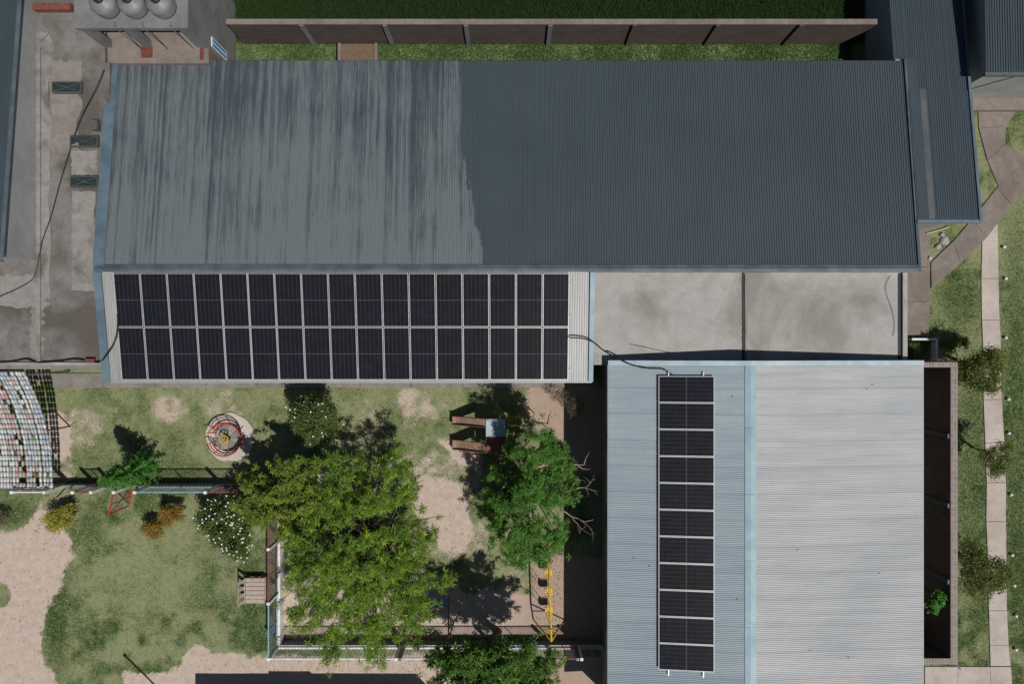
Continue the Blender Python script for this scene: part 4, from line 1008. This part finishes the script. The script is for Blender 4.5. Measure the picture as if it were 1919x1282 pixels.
# climbing frame hidden under the big tree
cf = empty('climbing_frame', P(838,1160), 'orange climbing frame with blue bars at the edge of the big tree', 'climbing frame')
c0 = P(841,1124,1.9); c1 = P(841,1198,1.9); c2 = P(765,1198,1.9)
MB().tube([c0,c1],.035,7).build('top_beam', M['orange'], cf, True); MB().tube([P(846,1132,1.9),P(846,1195,1.9)],.02,7).build('top_beam', M['white_paint'], cf, True)
for e in (c0, c1, c2): MB().tube([e,(e.x+.1,e.y+.05,0)],.035,7).build('leg', M['orange'], cf, True)
bb = MB()
for k in range(6): x = c0.x-.75+k*.14; bb.tube([(x,c0.y-.35,1.0),(x,c0.y-.65,1.0)],.02,6)
bb.tube([(c0.x-.85,c0.y-.35,1.0),(c0.x,c0.y-.35,1.0)],.03,6).tube([(c0.x-.85,c0.y-.65,1.0),(c0.x,c0.y-.65,1.0)],.03,6); bb.build('ladder', M['bright_blue'], cf, True)
MB().tube([c1,c2],.03,7).build('cross_beam', M['dull_red'], cf, True)

# ------------------------------------------------------------------ pallet bench
pb = empty('pallet_bench', P(475,1106), 'pale wooden pallet bench with slatted back beside the west fence', 'bench')
q0 = P(461,1132,.45); q1 = P(497,1084,.45); n_ = 6; dy = (q1.y-q0.y)/n_
for i in range(n_): MB().box(q0.x, q1.x+rnd.uniform(-.05,.02), q0.y+dy*i+.012, q0.y+dy*(i+1)-.012, .43, .455+rnd.uniform(0,.004)).build('plank', M['wood'], pb)
for x in (q0.x+.08, (q0.x+q1.x)/2, q1.x-.15): MB().box(x-.04,x+.04,q0.y+.02,q1.y-.02,.1,.428).build('bearer', M['wood'], pb)
MB().box(q0.x,q1.x-.05,q0.y+.03,q1.y-.03,0,.098).build('base_board', M['wood'], pb)
for i in range(4):
    y = q0.y+.06+i*(q1.y-q0.y-.24)/3; MB().obox((q0.x-.1,y+.06,.68),(0,1,0),(-.25,0,1),(1,0,.25),.08,.28,.012).build('back_slat', M['wood'], pb)
MB().bar((q0.x-.16,q0.y,.95),(q0.x-.16,q1.y,.95),.03,.09).build('back_rail', M['wood'], pb)
MB().bar((q0.x-.03,q0.y,.47),(q0.x-.03,q1.y,.47),.03,.09).build('back_rail', M['wood'], pb)
for k in range(5): MB().box(q0.x+.25+k*.12,q0.x+.29+k*.12,q1.y-.09,q1.y-.05,.4605,.462).build('bolt', M['dark'], pb) if k != 2 else None

# ------------------------------------------------------------------ white marker stones along the garden path
spots = [(1880,463),(1883,522),(1883,633),(1888,748),(1889,812),(1893,927),(1895,1040),(1899,1097),(1902,1154),(1902,1217)]
refs = ['topmost white marker by the garden path, opposite the diagonal path', 'second white marker from the top by the garden path', 'third white marker from the top by the garden path',
 'fourth white marker, just below the right dark tree crown', 'fifth white marker from the top, above the sparse tree', 'sixth white marker from the top, below the sparse tree',
 'seventh white marker, just above the lowest tree', 'eighth white marker, just below the lowest tree', 'second lowest white marker by the garden path', 'lowest white marker by the garden path']
st0 = None
for i, (x, y) in enumerate(spots):
    q = P(x, y)
    if st0 is None:
        t = empty('path_marker', q, refs[i], 'marker', 'white round markers beside the garden path')
        MB().lathe((q.x,q.y,q.z), [(.03,0),(.03,.03)], 8).build('stem', M['grey_paint'], t)
        MB().lathe((q.x,q.y,q.z+.03), [(.03,0),(.075,.03),(.085,.07),(.06,.12),(.02,.135)], 12).build('cap', M['white_paint'], t, True); st0 = t
    else:
        t = copy_tree(st0); t.location = q; t['label'] = refs[i]
# rubble beside the annex
for i, (x, y, s_) in enumerate(((1770,452,.22),(1758,462,.16),(1742,484,.14),(1765,440,.12))):
    q = P(x, y); r_ = random.Random(i); mb = MB().lathe((0,0,0), [(s_*.7,-.03),(s_,.05),(s_*.6,.12)], 7)
    mb.v = [(a*r_.uniform(.8,1.2), b*r_.uniform(.8,1.2), c) for a, b, c in mb.v]
    me = mb.mesh('stone'); me.materials.append(M['slab']); o = bpy.data.objects.new('stone', me); COL.objects.link(o); o.location = q
    tag(o, ['large pale stone at the annex corner beside the diagonal path', 'second pale stone below the largest by the annex corner', 'pale stone lowest of the rubble by the side walk', 'small pale stone nearest the annex wall'][i], 'stone', 'rubble at the annex corner')
me = MB().bar((0,0,.05),(1.1,.32,.08),.06,.06).mesh('timber'); me.materials.append(M['wood']); o = bpy.data.objects.new('timber', me); COL.objects.link(o); o.location = P(1735,438); tag(o, 'grey timber batten lying below the annex wall', 'timber')

# ------------------------------------------------------------------ trees and shrubs
def leaves(clusters, per, spread, L, Wd, mat, parent, name='crown', up=0.35, droop=0.25, radial=False, seed=0, tshift=0):
    g = np.random.default_rng(seed); C = np.repeat(np.array(clusters), per, axis=0); n_ = len(C)
    ct = np.repeat(g.random(len(clusters)), per)
    d = g.normal(size=(n_,3)); d /= np.linalg.norm(d, axis=1)[:,None]; d[:,2] = d[:,2]*.6 - droop*g.random(n_); d /= np.linalg.norm(d, axis=1)[:,None]
    if radial: base = C + d*(spread*0.15)*g.random(n_)[:,None]
    else: base = C + g.normal(size=(n_,3))*spread*np.array([1,1,.6])*.6
    l = L*g.uniform(.4,1.35,n_)[:,None]; nrm = g.normal(size=(n_,3)); nrm[:,2] = np.abs(nrm[:,2])+up*3
    sd_ = np.cross(d, nrm); sd_ /= np.linalg.norm(sd_, axis=1)[:,None]; wv = sd_*(Wd*g.uniform(.7,1.2,n_))[:,None]
    mid_ = base + d*l*.45; tip = base + d*l + np.array([0,0,-1])*l*.15
    V = np.stack([base, mid_+wv, tip, mid_-wv], 1)
    tint = np.clip(ct*.6+g.random(n_)*.4+tshift, 0, 1)
    o = soup(name, V, 4, tint, mat, parent); return o
def crown_pts(blobs, count, seed, hollow=.55, noise_k=1.0, thr=.34):
    g = np.random.default_rng(seed); out = []
    wts = np.array([b[3]*b[4]*b[5] for b in blobs])**.75; wts /= wts.sum()
    for b, wgt in zip(blobs, wts):
        k = int(count*wgt); d = g.normal(size=(k*2,3)); d /= np.linalg.norm(d, axis=1)[:,None]; d[:,2] = np.where(d[:,2] < -.35, -d[:,2], d[:,2])
        r_ = hollow+(1-hollow)*g.random(k*2)**.6; ph = np.arctan2(d[:,1], d[:,0])
        lob = 1+noise_k*(.16*np.sin(ph*3+seed+b[0])+.11*np.sin(ph*7+b[1]*3+seed*2)+.08*np.sin(ph*13+d[:,2]*6+seed))
        q = d*(r_*lob)[:,None]*np.array(b[3:6])+np.array(b[:3])
        keep = vnoise(q[:,0]+q[:,2]*.7+50, q[:,1]+50, 1.7/np.mean(b[3:5])+.9, seed) > thr
        out.append(q[keep][:k])
    return np.concatenate(out)
def make_tree(name, base, blobs, count, per, spread, L, Wd, leafmat, label, cat, seed, trunk=.12, radial=False, group=None, bark='bark', hollow=.55, flowers=0, droop=.25, noise_k=1.0, fat=1.0, thr=.34):
    t = empty(name, base, label, cat, group)
    blobs = [(*b[:3], *b[3:6]) for b in blobs]; pts = crown_pts(blobs, count, seed, hollow, noise_k, thr)
    leaves(pts, per, spread, L, Wd, M[leafmat], t, seed=seed, radial=radial, droop=droop)
    g = random.Random(seed); tr = MB(); b0 = Vector(base); cz = min(b[2]-b[5]*.6 for b in blobs); main = blobs[0]
    fork = Vector((b0.x*.7+main[0]*.3, b0.y*.7+main[1]*.3, max(.25, min(cz*.75, 1.7))))
    tr.tube([b0-Vector((0,0,.05)), b0.lerp(fork,.5)+Vector((g.uniform(-.05,.05),g.uniform(-.05,.05),0)), fork], [trunk*1.2, trunk, trunk*.85], 8)
    for b in blobs:
        for k in range(max(2, min(6, int(6*b[3]/1.5)))):
            q = Vector(pts[g.randrange(len(pts))])
            m1 = fork.lerp(q,.45)+Vector((g.uniform(-.2,.2),g.uniform(-.2,.2),g.uniform(.0,.3)))*b[3]*.5
            q = q-Vector((0,0,b[5]*.5)); tr.tube([fork, m1-Vector((0,0,b[5]*.4)), q], [trunk*.42, trunk*.2, trunk*.05], 5, caps=False)
            for j in range(2):
                q2 = Vector(pts[g.randrange(len(pts))])
                if (q2-m1).length < b[3]*1.3: tr.tube([m1, m1.lerp(q2,.5)+Vector((0,0,.08)), q2], [trunk*.2, trunk*.12, trunk*.04], 4, caps=False)
    tr.build('trunk', M[bark], t, True)
    if flowers:
        gg = np.random.default_rng(seed+5); idx = gg.choice(len(pts), flowers); V = []
        ctr = np.array(blobs[0][:3])
        for i in idx:
            q = pts[i]+(pts[i]-ctr)*.12+np.array([0,0,.08])
            for a in range(5):
                th = a*2*np.pi/5+gg.random(); d = np.array([np.cos(th),np.sin(th),.3])*.042; s_ = np.array([-np.sin(th),np.cos(th),0])*.022
                V.append([q, q+d*.6+s_, q+d, q+d*.6-s_])
        soup('blossoms', np.array(V), 4, np.ones(len(V)), M['petal'], t, kind='stuff')
    return t
def blob(px, py, h, rx, ry, rz): q = P(px, py, h); return (q.x, q.y, h, rx, ry, rz)

make_tree('broad_tree', P(700,985), [blob(680,1010,3.81,2.6,2.2,1.2), blob(650,880,3.2,1.3,.9,.7), blob(675,1045,4.3,1.4,1.2,.6), blob(680,1110,3.6,2.2,1.2,.7), blob(620,1120,3.3,1.3,1.3,.6), blob(760,1110,3.3,1.2,1.2,.6), blob(640,1180,2.8,1.1,.7,.4), blob(740,1180,2.8,.9,.6,.4), blob(745,875,3.0,1.0,.9,.6), blob(575,890,3.0,.9,.8,.6), blob(600,1090,3.33,1.6,1.9,.9), blob(760,1060,3.40,1.7,2.0,.9), blob(700,1150,2.99,1.9,1.5,.8), blob(640,940,3.33,1.8,1.2,.9),
    blob(625,1225,2.31,.6,.75,.5), blob(705,1210,2.45,.5,1.1,.5), blob(575,1020,2.92,1.1,1.2,.7), blob(830,1085,2.86,.6,.5,.4), blob(750,930,3.26,.9,1.1,.6), blob(560,1150,2.58,.9,.7,.5), blob(780,1160,2.65,1.0,1.0,.5)],
    3200, 24, .27, .21, .015, 'leaf_feather', 'largest tree, broad feathery bright green crown over the play yard corner', 'tree', 3, .2, True, 'yard trees', droop=.35, hollow=.2, noise_k=2.2, thr=.46)
make_tree('rounded_tree', P(545,915), [blob(512,925,2.88,1.25,1.2,.9), blob(480,955,2.56,.8,.8,.6), blob(555,975,2.56,.9,.7,.6), blob(548,900,3.04,1.0,.8,.7), blob(592,935,3.04,.9,.9,.7)],
    1400, 22, .26, .16, .026, 'leaf_yellow', 'yellow green tree between the white flowering shrub and the largest tree', 'tree', 5, .12, True, 'yard trees', noise_k=2.2, hollow=.4, thr=.42)
make_tree('spreading_tree', P(965,885), [blob(1012,905,4.2,1.2,1.3,1.1), blob(965,985,3.2,1.3,1.2,.9), blob(1012,838,4.6,1.0,.9,.8), blob(1042,868,4.2,.8,.8,.7), blob(985,1030,2.9,1.1,.8,.7), blob(938,925,2.2,.9,1.0,.6), blob(965,850,2.6,.55,.5,.4), blob(1045,1010,3.0,.6,.8,.5), blob(985,930,3.0,.9,.9,.6)],
    2000, 24, .26, .17, .016, 'leaf_green', 'deep green tree with bare branches between the slide tower and the hall', 'tree', 8, .17, True, 'yard trees', noise_k=2.0, hollow=.4, thr=.38)
make_tree('leafy_tree', P(935,1185), [blob(865,1240,3.9,1.4,.9,.9), blob(940,1238,4.7,1.5,.9,1.1), blob(1005,1252,4.2,1.1,.9,.8), blob(830,1228,3.2,.7,.5,.5), blob(905,1290,4.6,1.7,1.0,1.0), blob(990,1300,4.4,1.1,.9,.9)],
    1700, 22, .27, .18, .022, 'leaf_fresh', 'green tree at the lower edge overhanging the south fence', 'tree', 12, .15, True, 'yard trees', noise_k=2.2, hollow=.4, thr=.42)
make_tree('white_flower_tree', P(605,768), [blob(588,785,2.0,.95,.95,.7), blob(575,770,1.6,.7,.7,.5), blob(610,805,1.7,.6,.5,.4)],
    560, 20, .16, .11, .03, 'leaf_dark', 'small tree dotted with white flowers below the solar panels', 'tree', 15, .08, False, 'yard trees', flowers=55)
make_tree('flowering_shrub', P(452,960), [blob(428,985,1.5,1.05,1.2,.75), blob(405,965,1.2,.7,.8,.5), blob(450,1020,1.2,.6,.6,.4)],
    620, 20, .16, .11, .03, 'leaf_dark', 'large shrub covered with white blossoms left of the largest tree', 'shrub', 18, .07, False, flowers=260)
# east side trees
make_tree('path_tree', P(1785,672), [blob(1835,697,2.2,.95,.95,.7), blob(1855,675,2.0,.55,.5,.4), blob(1808,700,1.7,.5,.6,.4)], 430, 18, .18, .13, .026, 'leaf_side', 'round dark tree at the top corner of the yard wall', 'tree', 21, .08, False, 'trees along the garden path', noise_k=1.6)
make_tree('path_tree', P(1822,838), [blob(1850,848,1.9,.45,.45,.35), blob(1872,868,2.0,.5,.45,.35), blob(1885,842,1.9,.35,.3,.3), blob(1862,880,1.7,.35,.3,.3)], 200, 16, .14, .11, .024, 'leaf_side', 'sparse small tree leaning over the middle of the garden path', 'tree', 22, .05, False, 'trees along the garden path', noise_k=2)
make_tree('path_tree', P(1800,1040), [blob(1835,1075,2.3,.95,1.0,.7), blob(1815,1030,1.9,.55,.55,.45), blob(1870,1078,2.3,.7,.6,.45), blob(1850,1100,2.1,.7,.5,.4)], 430, 18, .2, .14, .022, 'leaf_side', 'lowest of the trees beside the garden path, with straggling crown', 'tree', 24, .07, False, 'trees along the garden path', noise_k=2)
for i, (x, y) in enumerate(((1748,1138),(1763,1120))):
    make_tree('alley_sapling', P(x-52, y-30), [blob(x, y, 2.6, .26, .26, .25)], 26, 14, .1, .12, .04, 'leaf_pine', ['larger bright green sapling between hall and yard wall', 'smaller bright green sapling beside the larger in the hall alley'][i], 'sapling', 30+i, .03, False, 'saplings in the hall alley')
make_tree('golden_shrub', P(118,962), [blob(112,972,.75,.62,.5,.4), blob(100,985,.6,.35,.3,.3), blob(128,960,.6,.35,.35,.3)], 210, 18, .13, .09, .028, 'leaf_gold', 'golden yellow shrub at the edge of the bare dirt', 'shrub', 33, .04)
make_tree('orange_shrub', P(300,982), [blob(289,990,.6,.50,.36,.35)], 130, 20, .11, .08, .026, 'leaf_orange', 'lower left of two touching orange gold shrubs on the lawn', 'shrub', 35, .04, False, 'orange gold shrubs')
make_tree('orange_shrub', P(334,957), [blob(323,965,.75,.58,.42,.4)], 160, 20, .11, .08, .026, 'leaf_orange', 'upper right of two touching orange gold shrubs on the lawn', 'shrub', 36, .04, False, 'orange gold shrubs')
make_tree('low_shrub', P(2,968), [blob(-4,972,.5,.5,.4,.3)], 70, 14, .12, .1, .02, 'leaf_grey', 'dry greyish shrub cut by the left edge', 'shrub', 38, .03)
# dry bush in the shade of the hall
make_tree('dry_bush', P(1068,752), [blob(1080,762,.9,.42,.5,.4), blob(1050,742,.8,.4,.3,.3)], 110, 14, .12, .10, .01, 'leaf_grey', 'dry twiggy bush half in the shadow of the hall', 'bush', 40, .03, bark='pale_bark')
for i, (x, y, s_) in enumerate(((1702,655,.35),(1790,640,.4),(1765,650,.35))):
    make_tree('weed_clump', P(x, y), [(P(x,y).x, P(x,y).y, .35, s_, s_*.8, .25)], 60, 14, .12, .1, .02, 'leaf_dark', ['weeds inside the white kerb wall', 'weeds right of the white kerb wall under the round tree', 'weeds directly behind the white kerb wall'][i], 'weeds', 44+i, .02)
# conifer: leaning tiers of sprays
def conifer():
    base = P(287,872); t = empty('conifer', base, 'slender bright green conifer standing at the fence by the red gate', 'tree', 'yard trees')
    pts = []; g = np.random.default_rng(4); Ht = 4.4
    for k in range(15):
        z_ = .5+k*(Ht-.5)/15; rr = (.98*(1-z_/Ht)**.8+.10)*(1 if k % 2 else .8); nbr = 8
        for b in range(nbr):
            th = 2*np.pi*(b+g.random()*.5)/nbr + k*.7
            for s_ in np.linspace(.25, 1, 5): pts.append([base.x+rr*s_*np.cos(th), base.y+rr*s_*np.sin(th), z_+.12*s_+g.normal()*.03])
    leaves(np.array(pts), 20, .08, .13, .014, M['leaf_pine'], t, seed=9, radial=True, droop=0)
    tr = MB().tube([base, base+Vector((0,0,Ht))], [.09,.015], 7)
    tr.build('trunk', M['bark'], t, True)
conifer()
# bare dead branches towards the hall
db = empty('dead_branches', P(1040,900), 'bare pale branches sticking out of the deep green tree towards the hall', 'branches')
mb = MB(); r_ = random.Random(2)
def twig(p, d, L, r0, depth):
    pts = [p]; q = p.copy()
    for i in range(4):
        d = (d+Vector((r_.uniform(-.4,.4), r_.uniform(-.4,.4), r_.uniform(-.15,.15)))).normalized(); q = q+d*L/4; pts.append(q.copy())
    mb.tube(pts, [r0*(1-.2*i) for i in range(5)], 5)
    if depth:
        for k in range(3): twig(pts[2+k%3] if 2+k%3 < 5 else pts[-1], (d+Vector((r_.uniform(-1,1), r_.uniform(-1,1), r_.uniform(-.2,.3)))).normalized(), L*.6, r0*.5, depth-1)
twig(P(1048,870,3.6), Vector((.7,-.6,0)), 1.1, .06, 1); twig(P(1040,925,3.2), Vector((1,.1,-.1)), 1.3, .05, 2); twig(P(1050,955,3.0), Vector((.9,-.5,-.1)), 1.3, .045, 2)
mb.build('branch', M['pale_bark'], db, True)
for i, (x, y, h_) in enumerate(((1494,1030,4.4),(1648,1075,4.15),(1518,1219,4.4),(1590,1232,4.25),(1635,721,4.15),(1624,729,4.2),(1380,1122,4.5),(1188,1046,4.05),(1216,1060,4.1),(1372,743,4.5))):
    q = P(x, y, h_); zt = (EV+(XE-q.x)*sl_r if q.x > XR else EV+(q.x-XL)*sl_l)+.026
    q.z = zt; mb = MB().lathe((0,0,0), [(.01,0),(.026,.008),(.01,.02)], 6); mb.v = [(a*1.6, b, c) for a, b, c in mb.v]
    me = mb.mesh('dry_leaf'); me.materials.append(M['bark']); o = bpy.data.objects.new('dry_leaf', me); COL.objects.link(o); o.location = q
    tag(o, ['dry leaf in the middle of the right roof slope, nearest the ridge at half height', 'dry leaf right of centre on the right roof slope of the hall',
     'dry leaf low on the right roof slope, left of the two lowest ones', 'dry leaf low on the right roof slope, right of the two lowest ones',
     'right one of a close pair of dry leaves near the upper right hall corner', 'left one of a close pair of dry leaves near the upper right hall corner',
     'dry leaf between the solar column and the hall ridge, near the lower end', 'left one of two dry leaves on the strip left of the solar column',
     'right one of two dry leaves on the strip left of the solar column', 'dry leaf between the solar column and the hall ridge, near the upper end'][i], 'leaf', 'dry leaves on the hall roof')
# fallen leaves and small litter on the ground
def litter():
    g = np.random.default_rng(99); V = []; T = []
    for cx, cy, sx, sy, k in ((700,1100,140,90,900),(900,1060,90,120,500),(980,960,90,140,600),(1040,1100,30,90,250),(110,980,60,50,200),(300,975,60,40,200),(430,1000,60,60,300),
                              (590,790,60,60,250),(50,1150,70,110,200),(700,1255,300,22,500),(1820,900,30,300,500),(250,1100,160,140,350),(500,800,300,60,400)):
        for _ in range(k):
            p = P(g.normal(cx, sx*.6), g.normal(cy, sy*.6))
            if (p.x > 3.9 and p.x < 17.9) or p.y > -2.3: continue
            a = g.random()*6.28; l = g.uniform(.015,.04); w_ = l*.45; c, s_ = math.cos(a), math.sin(a); z = .012+g.random()*.02
            V.append([(p.x-c*l,p.y-s_*l,z),(p.x-s_*w_,p.y+c*w_,z+.01),(p.x+c*l,p.y+s_*l,z),(p.x+s_*w_,p.y-c*w_,z)]); T.append(g.random())
    n = N('leaf_litter'); m = n.done(n.ramp(n.attr('tint'), (0.0, (0.05,0.035,0.02)), (0.6, (0.2,0.13,0.06)), (1.0, (0.45,0.40,0.2))), 0.9)
    tag(soup('leaf_litter', np.array(V), 4, np.array(T), m, kind='stuff'), 'fallen leaves scattered over the lawn and bare dirt', 'litter')
litter()
